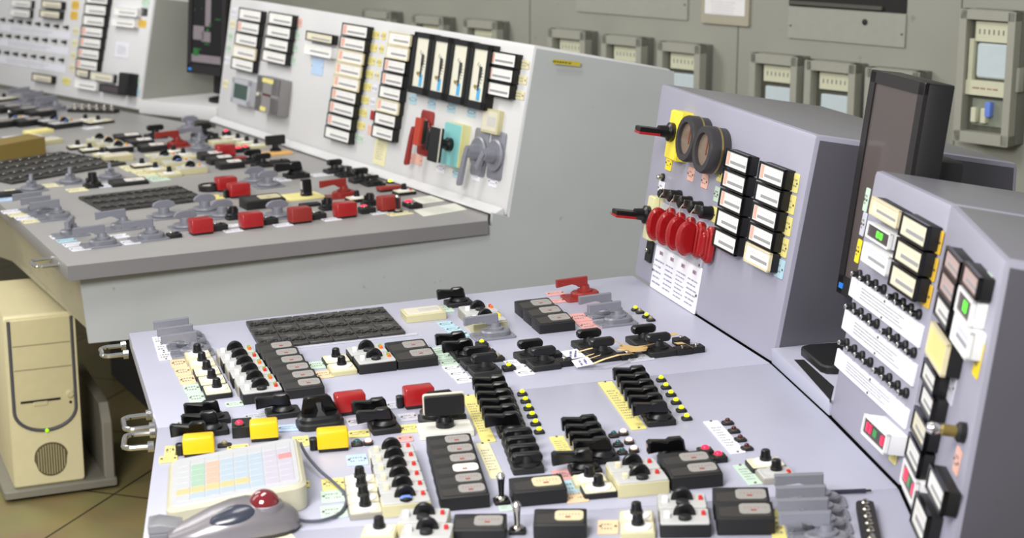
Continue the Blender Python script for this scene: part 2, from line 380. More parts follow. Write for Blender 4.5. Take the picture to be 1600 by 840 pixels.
def k_shallow(w=.08, s=.05, h=.012, case='cream'):
    cm = {'cream': CREAMD, 'black': BLACKD, 'orange': M((222, 176, 110), .5), 'yellow': M((232, 222, 150), .5)}[case]
    return 'shallow_box', 'instrument', s, [('case', MB().box(0, 0, 0, w, s, h, .003, .0015), cm, None), ('lid', MB().box(0, 0, h, w * .86, s * .8, .0015, .003, .0008), M((214, 208, 188), .4) if case == 'cream' else cm, None), ('window', MB().box(w * .12, 0, h + .0015, w * .5, s * .4, .0006, .002, 0), GLASSF if case == 'cream' else BLACKD if case == 'black' else cm, 1)]
def k_drum(r=.024, h=.03):
    return 'pointer_switch', 'switch', 2 * r, [('skirt', MB().box(0, 0, 0, r * 2.1, r * 2, .007, .004, .001), BLACKD, None), ('knob', MB().lathe([(r, .007), (r, .013), (r * .6, .018), (r * .5, h), (r * .4, h + .001)], 18), BLACK, None), ('pointer', MB().box(-r * .1, 0, .018, r * 1.5, .008, .012, .003, .002), BLACK, None)]
KINDS = dict(lever=k_lever, bar=k_bar, paddle=k_paddle, wing=k_wing, setter=k_setter, ctrl=k_ctrl, meter=k_meter, tile=k_tile, cover=k_cover, lamp=k_lamp, plate=k_plate, pmeter=k_pmeter, knob=k_knob, toggle=k_toggle, block=k_block, shallow=k_shallow, drum=k_drum)
def strip(fr, q, col, label, n=8, group=None, scr=1, seed=5, off=0, name='label_plate', cat='label plate', t=.0014):
    """a long plate given by four corners TL TR BR BL"""
    P = [fr.at(p, off) for p in q]; c = sum(P, Vector()) / 4 - fr.Z * off
    w = ((P[1] - P[0]).length + (P[2] - P[3]).length) / 2; d = ((P[3] - P[0]).length + (P[2] - P[1]).length) / 2
    o = place('plate', fr, c, label, group, yshift=False, w=round(w, 4), s=round(d, 4), col=col, n=n, scr=scr, t=t, seed=seed, tx='y')
    o.name = name; o['category'] = cat
    return o
def plates(fr, p0, p1, n, col, ctx, group, w=.028, end='far end', s=None, tx='x', nl=2):
    A, B = fr.at(p0), fr.at(p1); pitch = (B - A).length / max(1, n - 1)
    for i in range(n):
        c = col[i % len(col)] if isinstance(col, list) else col
        lab = f'{ORD[i]} {c} label plate from {end}, {ctx}' if n > 1 else f'{c} label plate {ctx}'
        lab = lab.replace('gold', 'golden').replace('redhard', 'red').replace('clear', 'clear plastic').replace('bright', 'bright yellow')
        place('plate', fr, lerp(A, B, i / max(1, n - 1)), lab, group, yshift=False, w=w, s=s or round(pitch * .92, 4), col=c, n=nl, seed=i % 3, tx=tx)
# ------------------------------------------------------------------ places
O1, N1 = desk_plane((200, 520), .78, 77, 2)
A, B, C = desk_frame(O1, N1, -16.5), desk_frame(O1, N1, -9.2), desk_frame(O1, N1, 3.5)
O2, N2 = desk_plane((105, 415), .78, 62, 1)
F, G = desk_frame(O2, N2, -28), desk_frame(O2, N2, -43)
h1 = lambda *p: hit(p, O1, N1)
h2 = lambda *p: hit(p, O2, N2)
a1, a2, b1, b2 = h1(990, 430), h1(1205, 567), h1(1295, 650), h1(1405, 762)
PA = panel_frame(a1, a2, 8.5)
atl, atr = PA.at((1033, 130)), PA.at((1275, 210))
PB = panel_frame(b1, b2, 9)
btl, bjt = PB.at((1367, 264)), PB.at((1485, 318))
uC = (D(183.5) - N1 * D(183.5).dot(N1)).normalized()
PCf = Frame(b2, uC, (bjt - b2).normalized())
ctr = PCf.at((1568, 405)); ctr = bjt + uC * (ctr - bjt).dot(uC); c3 = b2 + uC * (ctr - bjt).length
f1, f2 = h2(337, 190), h2(789, 338)
P2 = panel_frame(f1, f2, 9)
ftl, ftr = P2.at((361, -6)), P2.at((835, 70))
g1, g2 = h2(-260, 89), h2(337, 200)
P3 = panel_frame(g1, g2, 9)
gtr = P3.at((240, -8))

CON = worn((176, 177, 194), (120, 112, 112), .36, 4, .76)
CONF = worn((152, 150, 148), (110, 100, 84), .40, 4, .76)
PAN_SHADE = worn((154, 153, 168), (120, 112, 112), .40, 4, .76)  # same paint as the desk, darkened: weaker light on near panels put into colour
PANF = worn((212, 212, 212), (130, 112, 84), .45, 4, .76)
SIDEF = worn((180, 184, 185), (112, 104, 84), .45, 5, .72)
SIDE_SHADE = worn((82, 80, 88), (80, 76, 76), .40, 5, .70)  # near cabinet sides: their shade painted in as a darker grey
APR = worn((178, 172, 148), (110, 92, 60), .5, 5, .66)
TOP_SHADE = worn((118, 117, 124), (100, 96, 96), .34, 4, .76)  # near cabinet tops: desk paint darkened for their shade and dark reflections
BASE_SHADE = M((40, 38, 36), .7)  # pedestals: the shadow under the desks painted on as dark colour
WALLM = worn((150, 150, 139), (118, 116, 104), .55, 3, .70)
def poly_slab(pts, N, t, mb=None):
    mb = mb or MB(); n = len(pts)
    return mb.loft([[p - N * t for p in pts], list(pts)])
def shrink(pts, d):
    c = sum(pts, Vector()) / len(pts); return [p + (c - p).normalized() * d for p in pts]
def grow(p, v, d): return p + v.normalized() * d
def vert(p, z): return Vector((p.x, p.y, z))
EYE = Matrix.Identity(4)
def cons(name, label, cat, group=None):
    o = empty(name, EYE.copy()); return tag(o, label, cat, group)
def cabinet(parent, c1, c2, tr, tl, bl_top, br_top, mats, bev=.010):
    """closed shell: front face c1 c2 tr tl, top running back to bl_top br_top"""
    P = [c1, c2, tr, tl, bl_top, br_top, vert(bl_top, c1.z), vert(br_top, c2.z)]
    mb = MB(); v = P[:6] + [P[6], P[7]]
    mb.hull(v, [(0, 1, 2, 3), (0, 3, 4, 6), (6, 4, 5, 7), (0, 6, 7, 1)])
    mb.mi = 1; mb.face([1, 7, 5, 2]); mb.mi = 2; mb.face([3, 2, 5, 4])
    return obj('cabinet_shell', mb.mesh('cabinet_shell', mats, bevel=bev), parent)

# near console
e1, e2, e3 = h1(200, 520), h1(245, 668), h1(221, 845)
def flat(P): return P + ZV * ((O1 - P).dot(N1) / N1.z)
e4 = flat(e3 + D(183) * .6)
kA = h1(972, 431)
near = cons('control_console', 'lavender grey control console with desk covered in switches and instrument cabinets behind it', 'control console')
off = lambda a, b, s, d: a.lerp(b, s) + d
def plate_part(pts, name='desktop', m=CON):
    return obj(name, poly_slab(shrink(pts, .0012), N1, .032).mesh(name, m, bevel=.003), near)
cB = h1(1405, 762); back = D(77) * .02
plate_part([e1, e2, a2, a1, kA])
plate_part([e2, e3, cB, b1, a2])
c3 = flat(c3)
plate_part([e3, e4, flat(c3 + D(180) * .25), c3, cB])
def under(pts, z1, z0, m, name, parent, inset):
    q = [vert(p, z1) for p in pts]; return obj(name, MB().loft([[vert(p, z0) for p in pts], q]).mesh(name, m), parent)
V77 = D(75)
ap = [p + V77 * .05 for p in (e1, e2, e3, e4)]
obj('apron', MB().loft([[vert(p, .55) + V77 * .05 for p in ap] + [vert(p, .55) + V77 * .07 for p in ap[::-1]], [vert(p, p.z - .035) for p in ap] + [vert(p, p.z - .035) + V77 * .02 for p in ap[::-1]]]).mesh('apron', APR), near)
pd = [e1 + V77 * .30 + D(165) * .02, e4 + V77 * .30, c3 + D(180) * .2 + V77 * .3, a1 + V77 * .3 + D(165) * .02]
obj('pedestal', MB().loft([[vert(p, 0) for p in pd], [vert(p, p.z - .05) for p in pd]]).mesh('pedestal', BASE_SHADE), near)
qAl = hit((1287, 166), atl, D(71.8 + 90)); dA = (qAl - atl)
uA = (atr - atl).normalized()
qAr = atr + D(76.5) * math.hypot(dA.x, dA.y) + ZV * dA.z
cabinet(near, a1, a2, atr, atl, qAl, qAr, [PAN_SHADE, SIDE_SHADE, TOP_SHADE])
dB = hit((1700, 315), btl, D(80 + 90)) - btl; LB = math.hypot(dB.x, dB.y)
print('dA', dA, math.hypot(dA.x, dA.y), 'dB', dB, LB)
sc = .42 / LB; dB = dB * sc
qj = bjt + D(86) * .42 + ZV * dB.z; qc = ctr + D(93) * .42 + ZV * dB.z
cabinet(near, b1, b2, bjt, btl, btl + dB, qj, [PAN_SHADE, SIDE_SHADE, TOP_SHADE])
cabinet(near, b2, c3, ctr, bjt, qj, qc, [PAN_SHADE, SIDE_SHADE, TOP_SHADE])
# low ledge between the cabinets, with its slot
lt = .030
L = [a2, b1, flat(b1 + D(80) * .42), flat(a2 + D(77) * .36)]
mb = MB().loft([[p + N1 * .0005 for p in L], [p + N1 * lt for p in L]])
obj('ledge', mb.mesh('ledge', CON, bevel=.003), near)
GF = Frame(a2 + N1 * lt, b1 - a2, N1.cross(b1 - a2))
sl = [GF.at(p) for p in ((1241, 562), (1256, 562), (1303, 604), (1298, 626))]
obj('slot', MB().loft([[p - N1 * .004 for p in sl], [p + N1 * .0008 for p in sl]]).mesh('slot', SOOT), near)
def u_handle(fr, P, out, w=.075, reach=.045, r=.005):
    X = out; Y = fr.Y
    pth = []
    for a in range(0, 91, 15): pth.append(P + Y * (w / 2 - .016 + .016 * math.cos(R(90 - a)) * 0) + X * 0)
    pts = [P + Y * w / 2, P + Y * w / 2 + X * (reach - .016)]
    for a in range(15, 91, 15): pts.append(P + Y * (w / 2 - .016 + .016 * math.cos(R(a))) + X * (reach - .016 + .016 * math.sin(R(a))))
    m = [P + (q - P) - Y * 2 * (q - P).dot(Y) for q in pts[::-1]]
    mb = MB().tube(pts + m, r)
    for sg in (1, -1):
        q = P + Y * sg * w / 2; mb.tube([q - X * .002, q + X * .008], r * 1.9, 10)
    return mb
for px, fr, w in (((197, 546), A, .07), ((238, 657), A, .075), ((240, 686), B, .075)):
    P = fr.at(px, -.012); obj('handle', u_handle(fr, P, -fr.X, w, .05).mesh('handle', CHROME), near)['label'] = 'chrome pull handle on the operator edge'

# far console
far = cons('control_console', 'pale grey control console with white instrument panel and red switch covers along its desk edge', 'control console')
E1 = h2(105, 415); S2 = h2(762, 344); Edir = D(-27)
E0 = E1 + (h2(0, 318) - E1).normalized() * 1.0; E00 = E0 + D(-43) * 1.6
S3 = h2(764, 329)
def flat2(P): return P + ZV * ((O2 - P).dot(N2) / N2.z)
E0, E00 = flat2(E0), flat2(E00)
dk = [E1, S2, S3, f1, g2, g1, E00, E0]
obj('desktop', poly_slab(dk, N2, .040).mesh('desktop', CONF, bevel=.003), far)
tr_n = (S2 - E1).cross(ZV).normalized()
obj('edge_trim', MB().loft([[P_ + tr_n * .001 - N2 * .0385, P_ + tr_n * .004 - N2 * .0385, P_ + tr_n * .004 - N2 * .001, P_ + tr_n * .001 - N2 * .001] for P_ in (E1, S2)]).mesh('edge_trim', worn((128, 126, 128), (90, 84, 78), .45, 6, .74)), far)
azs = min((a / 10 for a in range(520, 760)), key=lambda a: abs(hit((122, 428), f2, D(a + 90)).z - (E1.z - .041)))
VS = D(azs); sN = D(azs + 90)
pl = lambda p: hit(p, f2, sN)
x0 = pl((122, 428)); sb = pl((137, 533)); zb = sb.z
print('azs', azs, 'x0', x0, 'E1', E1, 'zb', zb, pl((245, 513)).z)
q2r = pl((1050, 108)); ftr = P2.at((835, 70)); d2 = q2r - ftr; L2 = math.hypot(d2.x, d2.y); print('L2', L2, d2)
q2l = ftl + D(84) * L2 + ZV * d2.z
cabinet(far, f1, f2, ftr, ftl, q2l, q2r, [PANF, SIDEF, SIDEF])
t = lambda P, z: vert(P, z)
Xe = vert(q2r, 0)
so = sN * (max((q - f2).dot(sN) for q in (ftr, q2r, f2)) + .0015)
onp = lambda q: q - sN * (q - f2).dot(sN)
pts = [t(x0, E1.z - .041), t(sb, zb), t(sb + VS * .75, zb), t(sb + VS * .75, 0), Xe, onp(q2r) - VS * .004 - ZV * .004, onp(ftr) + VS * .006 - ZV * .01, f2 + VS * .004 + ZV * .002, pl((766, 331)), pl((764, 351))]
obj('side_panel', MB().loft([[p - sN * .016 + so for p in pts], [p + so for p in pts]]).mesh('side_panel', SIDEF), far)
ap2 = [x0 + VS * .012, x0 + (E0 - E1), x0 + (E00 - E1)]
obj('apron', MB().loft([[vert(p, zb) + VS * .03 for p in ap2] + [vert(p, zb) + VS * .05 for p in ap2[::-1]], [vert(p, E1.z - .041) for p in ap2] + [vert(p, E1.z - .041) + VS * .02 for p in ap2[::-1]]]).mesh('apron', APR), far)
und = [sb + VS * .03 - sN * .02, sb + VS * 1.1 - sN * .02, sb + VS * 1.1 + D(-28) * 1.6, sb + VS * .03 + D(-28) * 1.6]
obj('underside', MB().loft([[vert(p, zb - .001) for p in und], [vert(p, zb + .01) for p in und]]).mesh('underside', APR), far)
pd = [sb + VS * .45 - sN * .03, sb + VS * 1.2 - sN * .03, sb + VS * 1.2 + D(-30) * 1.8, sb + VS * .45 + D(-28) * 1.6]
obj('pedestal', MB().loft([[vert(p, 0) for p in pd], [vert(p, zb - .002) for p in pd]]).mesh('pedestal', BASE_SHADE), far)
kk = (f2 - f1).normalized(); kn = P2.Z
kp = [f1 + kk * .01, f2 - kk * .004]
obj('plinth_strip', MB().loft([[p + ZV * .001, p + kn * .030 + ZV * .001, p + kn * .028 + ZV * .007, p + kn * .004 + ZV * .022] for p in kp]).mesh('plinth_strip', PANF), far)
# second cabinet of the far console and the ledge between the two
gbr = P3.at((216, 172)); gtl = P3.at((-160, -60)); gbl = P3.at((-175, 105))
gt2 = P3.at((241, -8)); gb2 = gbr
Z3 = (gt2 - gb2)
gtl = gb2 + (g1 - g2).normalized() * 1.7 + Z3; gbl = gb2 + (g1 - g2).normalized() * 1.7
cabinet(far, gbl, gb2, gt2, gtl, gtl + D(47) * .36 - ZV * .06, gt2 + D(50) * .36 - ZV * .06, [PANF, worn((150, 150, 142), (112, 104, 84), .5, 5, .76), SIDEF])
Lg = [flat2(q) for q in (gb2 + D(55) * .003, f1 + D(60) * .004, f1 + D(60) * .42, gb2 + D(50) * .42)]
hl = .055
obj('ledge', MB().loft([[p + N2 * .0005 for p in Lg], [p + N2 * hl for p in Lg]]).mesh('ledge', PANF, bevel=.003), far)
bl = [g2 + (gb2 - g2) * 0 + D(40) * .002, gb2, f1]
Ph = F.at((98, 407), -.018)
obj('handle', u_handle(F, Ph, -F.X, .085, .075).mesh('handle', CHROME), far)['label'] = 'chrome pull handle on the desk edge'
# yellow sticker on the side of the far cabinet
SF = Frame(ftr, VS, ZV)
SF = Frame(f2, (q2r - vert(f2, q2r.z)).normalized(), ZV)
print('f2', f2, 'ftr', ftr, 'q2r', q2r)

# floor and wall
structure('floor', MB().hull([(-6, -1, 0), (6, -1, 0), (6, 11, 0), (-6, 11, 0), (-6, -1, -.1), (6, -1, -.1), (6, 11, -.1), (-6, 11, -.1)], [(0, 1, 2, 3), (4, 7, 6, 5), (0, 4, 5, 1), (1, 5, 6, 2), (2, 6, 7, 3), (3, 7, 4, 0)]), 0) if 0 else None
fm = bpy.data.materials.new('floor_tiles'); fm.use_nodes = True; nt = fm.node_tree; bs = nt.nodes['Principled BSDF']
tc = nt.nodes.new('ShaderNodeTexCoord'); mp = nt.nodes.new('ShaderNodeMapping'); mp.inputs['Rotation'].default_value = (0, 0, R(18)); bk = nt.nodes.new('ShaderNodeTexBrick')
bk.offset = 0; bk.inputs['Scale'].default_value = 1; bk.inputs['Brick Width'].default_value = .5; bk.inputs['Row Height'].default_value = .5; bk.inputs['Mortar Size'].default_value = .004
for i, c in (('Color1', (158, 144, 98)), ('Color2', (148, 134, 90)), ('Mortar', (60, 54, 40))): bk.inputs[i].default_value = (*lin(c), 1)
nz = nt.nodes.new('ShaderNodeTexNoise'); nz.inputs['Scale'].default_value = 6; nz.inputs['Detail'].default_value = 8
mx = nt.nodes.new('ShaderNodeMix'); mx.data_type = 'RGBA'; mx.blend_type = 'MULTIPLY'; mx.inputs[0].default_value = .45
nt.links.new(tc.outputs['Object'], mp.inputs[0]); nt.links.new(mp.outputs[0], bk.inputs[0]); nt.links.new(tc.outputs['Object'], nz.inputs[0])
nt.links.new(bk.outputs[0], mx.inputs[6]); nt.links.new(nz.outputs[1], mx.inputs[7]); nt.links.new(mx.outputs[2], bs.inputs['Base Color']); bs.inputs['Roughness'].default_value = .45
structure('floor', MB().hull([(-6, -1, 0), (6, -1, 0), (6, 11, 0), (-6, 11, 0), (-6, -1, -.1), (6, -1, -.1), (6, 11, -.1), (-6, 11, -.1)], [(0, 1, 2, 3), (4, 7, 6, 5), (0, 4, 5, 1), (1, 5, 6, 2), (2, 6, 7, 3), (3, 7, 4, 0)]), fm)
rr = FW + RT * ((1000 - 800) / FPX) + UP * ((420 - 60) / FPX)
W0 = CAM + rr * 6.2
WX = D(180 - 42)          # along the wall, towards the camera's right
W = Frame(W0, WX, ZV)
def wq(p, o=0): return W.at(p, o)
wl, wr = W0 - WX * 6, W0 + WX * 4.2
WN = W.Z
structure('wall_back', MB().hull([vert(p, z) + WN * o for o in (0, -.1) for z in (0, 3.3) for p in (wl, wr)], [(0, 1, 3, 2), (4, 6, 7, 5), (0, 2, 6, 4), (1, 5, 7, 3), (2, 3, 7, 6), (0, 4, 5, 1)]), WALLM)
print('W0', W0, 'wall at 1555,120', wq((1555, 120)), (wq((1555,120))-CAM).dot(FW))
# ------------------------------------------------------------------ near desk, module by the far corner (frame A)
def nz(p): return p
def batch(*rows):
    for r in rows: stack(*r[:-1], **r[-1])
stack('paddle', A, (290, 536), (303, 559), 3, 'grey cast paddle switch', 'at the far corner of the lavender desk', 'grey paddle switches at the desk corner', s=.05)
plates(A, (250, 532), (258, 557), 3, 'white', 'beside grey paddle switches at the lavender desk corner', 'white label plates at the desk corner', tx='y')
stack('setter', A, (312, 567), (343, 623), 5, ['ivory dial setter with black knob', 'ivory dial setter with black knob', 'black-edged dial setter with black knob', 'black-edged dial setter with black knob', 'black-edged dial setter with black knob'], 'beside orange and green plates', 'dial setters at the desk corner', case=['ivory', 'ivory', 'black', 'black', 'black'])
plates(A, (279, 568), (307, 622), 5, ['orange', 'orange', 'orange', 'green', 'green'], 'along the five dial setters', 'label plates along the dial setters', w=.03)
one('plate', A, (366, 632), 'pale green label plate in front of the end controller of the six', yshift=False, w=.032, s=.03, col='green')
stack('ctrl', A, (371.7, 569), (412, 629), 6, ['grey controller box with black wheel', 'black controller box with black wheel'], 'between dial setters and flat meters', 'controllers at the desk corner', case=['grey', 'black'], ind=[('green', 'orange'), ('green', 'red')])
stack('meter', A, (434, 561), (477, 621), 6, 'black flat meter with grey window', 'beside six wheel controllers', 'flat meters at the desk corner')
# tile mosaic
T0, T1, T2 = A.at((384, 507)), A.at((597, 482)), A.at((634.6, 521))
tw = (T1 - T0).length / 6; td = (T2 - T1).length / 3
rown = ['back', 'middle', 'front']
for j in range(3):
    for i in range(6):
        P = T0 + A.X * tw * (i + .5) - A.Y * td * (j + .5)
        place('tile', A, P, f'black two-disc indicator tile, {ORD[i]} from operator edge in the {rown[j]} row of the near mosaic', 'black indicator tiles on the lavender desk', yshift=False, s=round(td, 4), w=round(tw, 4))
strip(A, ((452, 544), (651, 520), (652, 522.5), (453, 546.5)), 'clear', 'thin grey strip along the front of the black tile mosaic', n=0, scr=0, t=.002, name='edging_strip', cat='strip')
stack('setter', A, (530, 573.7), (539, 586.5), 2, ['dial setter with black case', 'dial setter with ivory case'], 'beside black tile mosaic', 'dial setters by the mosaic', case=['black', 'ivory'])
plates(A, (495, 571), (505.5, 585.5), 2, ['green', 'orange'], 'before the two dial setters near the mosaic', 'label plates by the mosaic setters', w=.034, s=.048)
stack('ctrl', A, (579, 568.5), (591.6, 582), 2, 'black wheel controller', 'in front of the near tile mosaic', 'controllers by the mosaic', case='black', ind=('green', 'orange'))
stack('meter', A, (642, 561), (654, 574.5), 2, 'black flat meter', 'between wheel controllers and black lever switches', 'flat meters by the mosaic', w=.08)
one('shallow', A, (667, 501.5), 'cream shallow instrument box with small window behind the levers', w=.088, s=.062, h=.016)
one('lever', A, (720.6, 480), 'single black lever switch at the back edge of the lavender desk', s=.045, w=.058)
one('plate', A, (694, 483), 'pale green label plate beside single black lever at the back edge', yshift=False, w=.034, s=.06, col='green')
stack('ctrl', A, (755, 504), (767, 518), 2, ['grey wheel controller', 'cream wheel controller with yellow indicators'], 'behind a lone grey paddle switch', 'cream controllers', case=['grey', 'cream'], ind=[('red', 'orange'), ('yellow', 'yellow')])
one('paddle', A, (776, 531), 'lone grey paddle switch beside cyan plates and cream controller', s=.058)
plates(A, (697, 507), (719, 523), 3, 'cyan', 'behind the black lever switches', 'cyan label plates', w=.032)
stack('meter', A, (843.4, 495), (871.6, 519), 3, 'black flat meter', 'beside red label plates and grey paddles', 'flat meters at the back of the desk', h=.018, w=.078)
one('paddle', A, (917, 470), 'red paddle switch at the back edge of the lavender desk', s=.062, col='red')
plates(A, (868, 459), (868.5, 471), 2, 'red', 'beside the red paddle switch', 'red label plates by the red paddle', w=.04, s=.03)
plates(A, (905, 496.5), (920, 509), 2, 'red', 'beside the two grey paddle switches', 'red label plates by the grey paddles', w=.04)
stack('paddle', A, (953, 496), (968, 510), 2, 'grey paddle switch', 'beside red plates', 'grey paddle switches at the back', s=.05)
for p, c, t in (((993, 485), 'yellow', 'lit yellow indicator lamp beside grey paddles, by the panel end'), ((1000, 489), 'clear', 'unlit dark indicator between two yellow ones by grey paddles'), ((1010, 496), 'yellow', 'lit yellow indicator lamp by grey paddles, closer to the desk middle'), ((1017, 501), 'clear', 'unlit dark indicator by grey paddles, end of the four')):
    one('lamp', A, p, t, 'indicators by the grey paddles', yshift=False, col=c)
stack('lever', A, (723, 553.5), (734.5, 565.5), 2, 'black lever switch', 'behind two black bar switches near cyan plates', 'levers in the middle of the desk', w=.05)
stack('bar', A, (750, 577.5), (763, 589), 2, 'black bar switch', 'beside white plates near yellow lamps', 'bar switches in the middle of the desk')
for p, c, t in (((753, 541), 'yellow', 'yellow lamp behind the black lever pair near cyan plates'), ((764, 553), 'dark', 'dark red lamp second behind the yellow one by black levers'), ((778, 563), 'clear', 'dim amber lamp at end of the black bar switch'), ((795, 578), 'yellow', 'yellow lamp on black block beside the front bar switch')):
    one('lamp', A, p, t, 'lamps beside the black levers', yshift=False, col=c, block=1, w=.024, s=.022, z=.008)
plates(A, (684, 548), (701, 567.5), 3, 'green', 'between flat meters and black levers', 'green plates by the levers', w=.032)
plates(A, (706, 576), (725, 594), 3, 'white', 'below green plates by the black bar switches', 'white plates by the bar switches', w=.032)
plates(A, (802, 567), (820.5, 583), 3, 'white', 'beside the front yellow lamp', 'white plates by the yellow lamp', w=.032)
stack('bar', A, (835.6, 567), (856, 579), 2, 'black bar switch', 'next to white paper tags', 'bar switches beside the paper tags')
one('block', A, (885.6, 573), 'small black button block beside the bar switch and white paper tags', n=1, w=.03, h=.012)
one('block', A, (868, 562), 'small black button block behind bar switch and paper tags', n=1, w=.03, h=.012)
stack('bar', A, (929, 551), (949.5, 565.5), 2, 'black bar switch tied with straw strips', 'carrying white paper tags', 'tagged bar switches')
one('block', A, (984, 562), 'low black button block between the tagged bar switches', n=1, w=.034, h=.010)
stack('bar', A, (1015, 544), (1038, 558), 2, 'black bar switch with brown tape', 'closest to the instrument panel', 'taped bar switches')
stack('block', A, (1066, 541), (1072, 552), 2, 'small black button block', 'beside taped bar switches', 'button blocks by the taped switches', key=None, n_=0) if 0 else None
one('block', A, (1071, 554.5), 'small black button block touching front taped bar switch', n=1, w=.034, h=.012)
one('block', A, (1068, 540), 'amber button block behind, beside rear taped bar switch', n=1, w=.03, h=.012)
one('block', A, (1092, 551.5), 'small black button block at the end by the instrument panel', n=1, w=.028, h=.012)
# paper tags with straw strips, and the brown tape
PAPER = M((240, 240, 246), .7); STRAW = M((226, 196, 140), .7); TAPE = M((196, 164, 108), .6)
def sheet(name, pts, m, t=.0006, mats=None):
    """bent paper from two rows of points"""
    n = len(pts) // 2; up = N1 * t; mb = MB()
    top = pts[:n]; bot = pts[n:]
    for i in range(n - 1):
        mb.hull([top[i], top[i + 1], bot[i + 1], bot[i], top[i] - up, top[i + 1] - up, bot[i + 1] - up, bot[i] - up], [(0, 1, 2, 3), (4, 7, 6, 5), (0, 4, 5, 1), (2, 6, 7, 3), (1, 5, 6, 2), (0, 3, 7, 4)])
    return mb.mesh(name, m)
def tagpaper(q, z, label, seed):
    P = [A.at(p, zz) for p, zz in zip(q, z)]
    o = obj('paper_tag', sheet('paper_tag', [P[0], P[1], P[3], P[2]], PAPER)); tag(o, label, 'paper tag', 'white paper tags')
    X = (P[1] - P[0]); Y = (P[0] - P[3]); fr = Frame((P[0] + P[2]) / 2, X, Y)
    mb = letters(Y.length * .9, X.length * .6, 2, .0012, seed, fill=.9, th=.5)
    mb.xf(fr.mat((P[0] + P[2]) / 2, 90)); obj('lettering', mb.mesh('lettering', INKB), o)
    return o
tagpaper(((876, 549), (901, 544.5), (915, 556), (889, 561)), (.012, .018, .014, .006), 'white paper tag with blue writing on the rear straw-tied switch', 3)
tagpaper(((893, 563), (918, 556.5), (928, 568), (901, 573.5)), (.014, .018, .012, .006), 'white paper tag with blue writing on the front straw-tied switch', 4)
def ribbon(name, pts, wd, m, label, cat='paper strip', group='straw strips tying the switches'):
    c = [A.at(p, z) for p, z in pts]; d = (c[-1] - c[0]).normalized(); sd = N1.cross(d).normalized() * wd / 2
    o = obj(name, sheet(name, [p + sd for p in c] + [p - sd for p in c], m)); return tag(o, label, cat, group)
ribbon('paper_strip', (((903, 549), .018), ((926, 543), .024)), .006, STRAW, 'short straw-coloured strip at the rear white tag')
ribbon('paper_strip', (((912, 557), .016), ((928, 552), .024)), .006, STRAW, 'straw strip joining rear tag to the front tied switch')
ribbon('paper_strip', (((920, 560), .016), ((938, 554), .026)), .006, STRAW, 'short straw strip at the front white tag')
ribbon('paper_strip', (((928, 567), .012), ((944, 560.5), .020), ((966, 554), .022), ((985, 552), .014)), .006, STRAW, 'long straw strip running along the front tied switch')
ribbon('paper_strip', (((966, 546), .030), ((976, 546), .028), ((988, 552), .013)), .008, STRAW, 'straw strip folded past the end of front tied switch')
ribbon('paper_strip', (((951, 532), .026), ((963, 532), .024), ((975, 541), .012)), .010, STRAW, 'straw strip behind the front tied switch')
ribbon('paper_tape', (((968, 541), .014), ((990, 545), .012), ((1012, 543), .013)), .040, TAPE, 'brown tape bridging tied and taped bar switches', 'tape', 'brown tape on the switches')
ribbon('paper_tape', (((1008, 541), .018), ((1017, 537), .028)), .018, TAPE, 'brown tape end at the front taped switch handle', 'tape', 'brown tape on the switches')
ribbon('paper_tape', (((1027, 529), .030), ((1044, 524), .030), ((1057, 520), .032)), .012, TAPE, 'brown tape tail sticking out behind rear taped switch', 'tape', 'brown tape on the switches')
ribbon('paper_tape', (((1056, 536), .026), ((1068, 535), .024), ((1080, 541), .014)), .014, TAPE, 'brown tape over the end button block by the panel', 'tape', 'brown tape on the switches')
one('plate', A, (1000, 560), 'dull brown plate with screws before the brown tape', yshift=False, w=.05, s=.04, col='clear')
# row behind the keypad
one('lever', A, (334, 664), 'black lever switch at the back of three beside the operator edge', 'levers by the operator edge', s=.04, w=.062)
one('lever', A, (331, 682), 'black lever switch in the middle of three beside the operator edge', 'levers by the operator edge', s=.04, w=.062)
one('lever', B, (312, 699), 'black lever switch behind the small yellow cover by operator edge', 'levers by the operator edge', s=.036, w=.05)
one('lever', A, (445.5, 654), 'black lever switch alone between flat meters and yellow cover', s=.045, w=.06)
one('cover', B, (311.6, 714), 'yellow switch cover beside the three black levers by operator edge', 'yellow switch covers', s=.03, col='yellow', w=.052, h=.034)
one('cover', B, (414, 690), 'yellow switch cover on black module with red button', 'yellow switch covers', s=.03, col='yellow', w=.048, h=.034, latch=0)
one('cover', B, (521.5, 706), 'yellow switch cover below the large oval black switch', 'yellow switch covers', s=.03, col='yellow', w=.052, h=.036)
place('block', B, B.at((379, 684)), 'black module with glowing red button joined to a yellow cover', s=.05, w=.034, h=.020, n=0)
one('lamp', A, (374, 664), 'glowing red button on the black module by a yellow cover', yshift=False, off=.0204, col='red', r=.0065, w=.016, s=.016, z=.002).location += N1 * .0204
one('lamp', B, (351, 697), 'dark unlit lamp between two yellow switch covers', yshift=False, col='clear', w=.024)
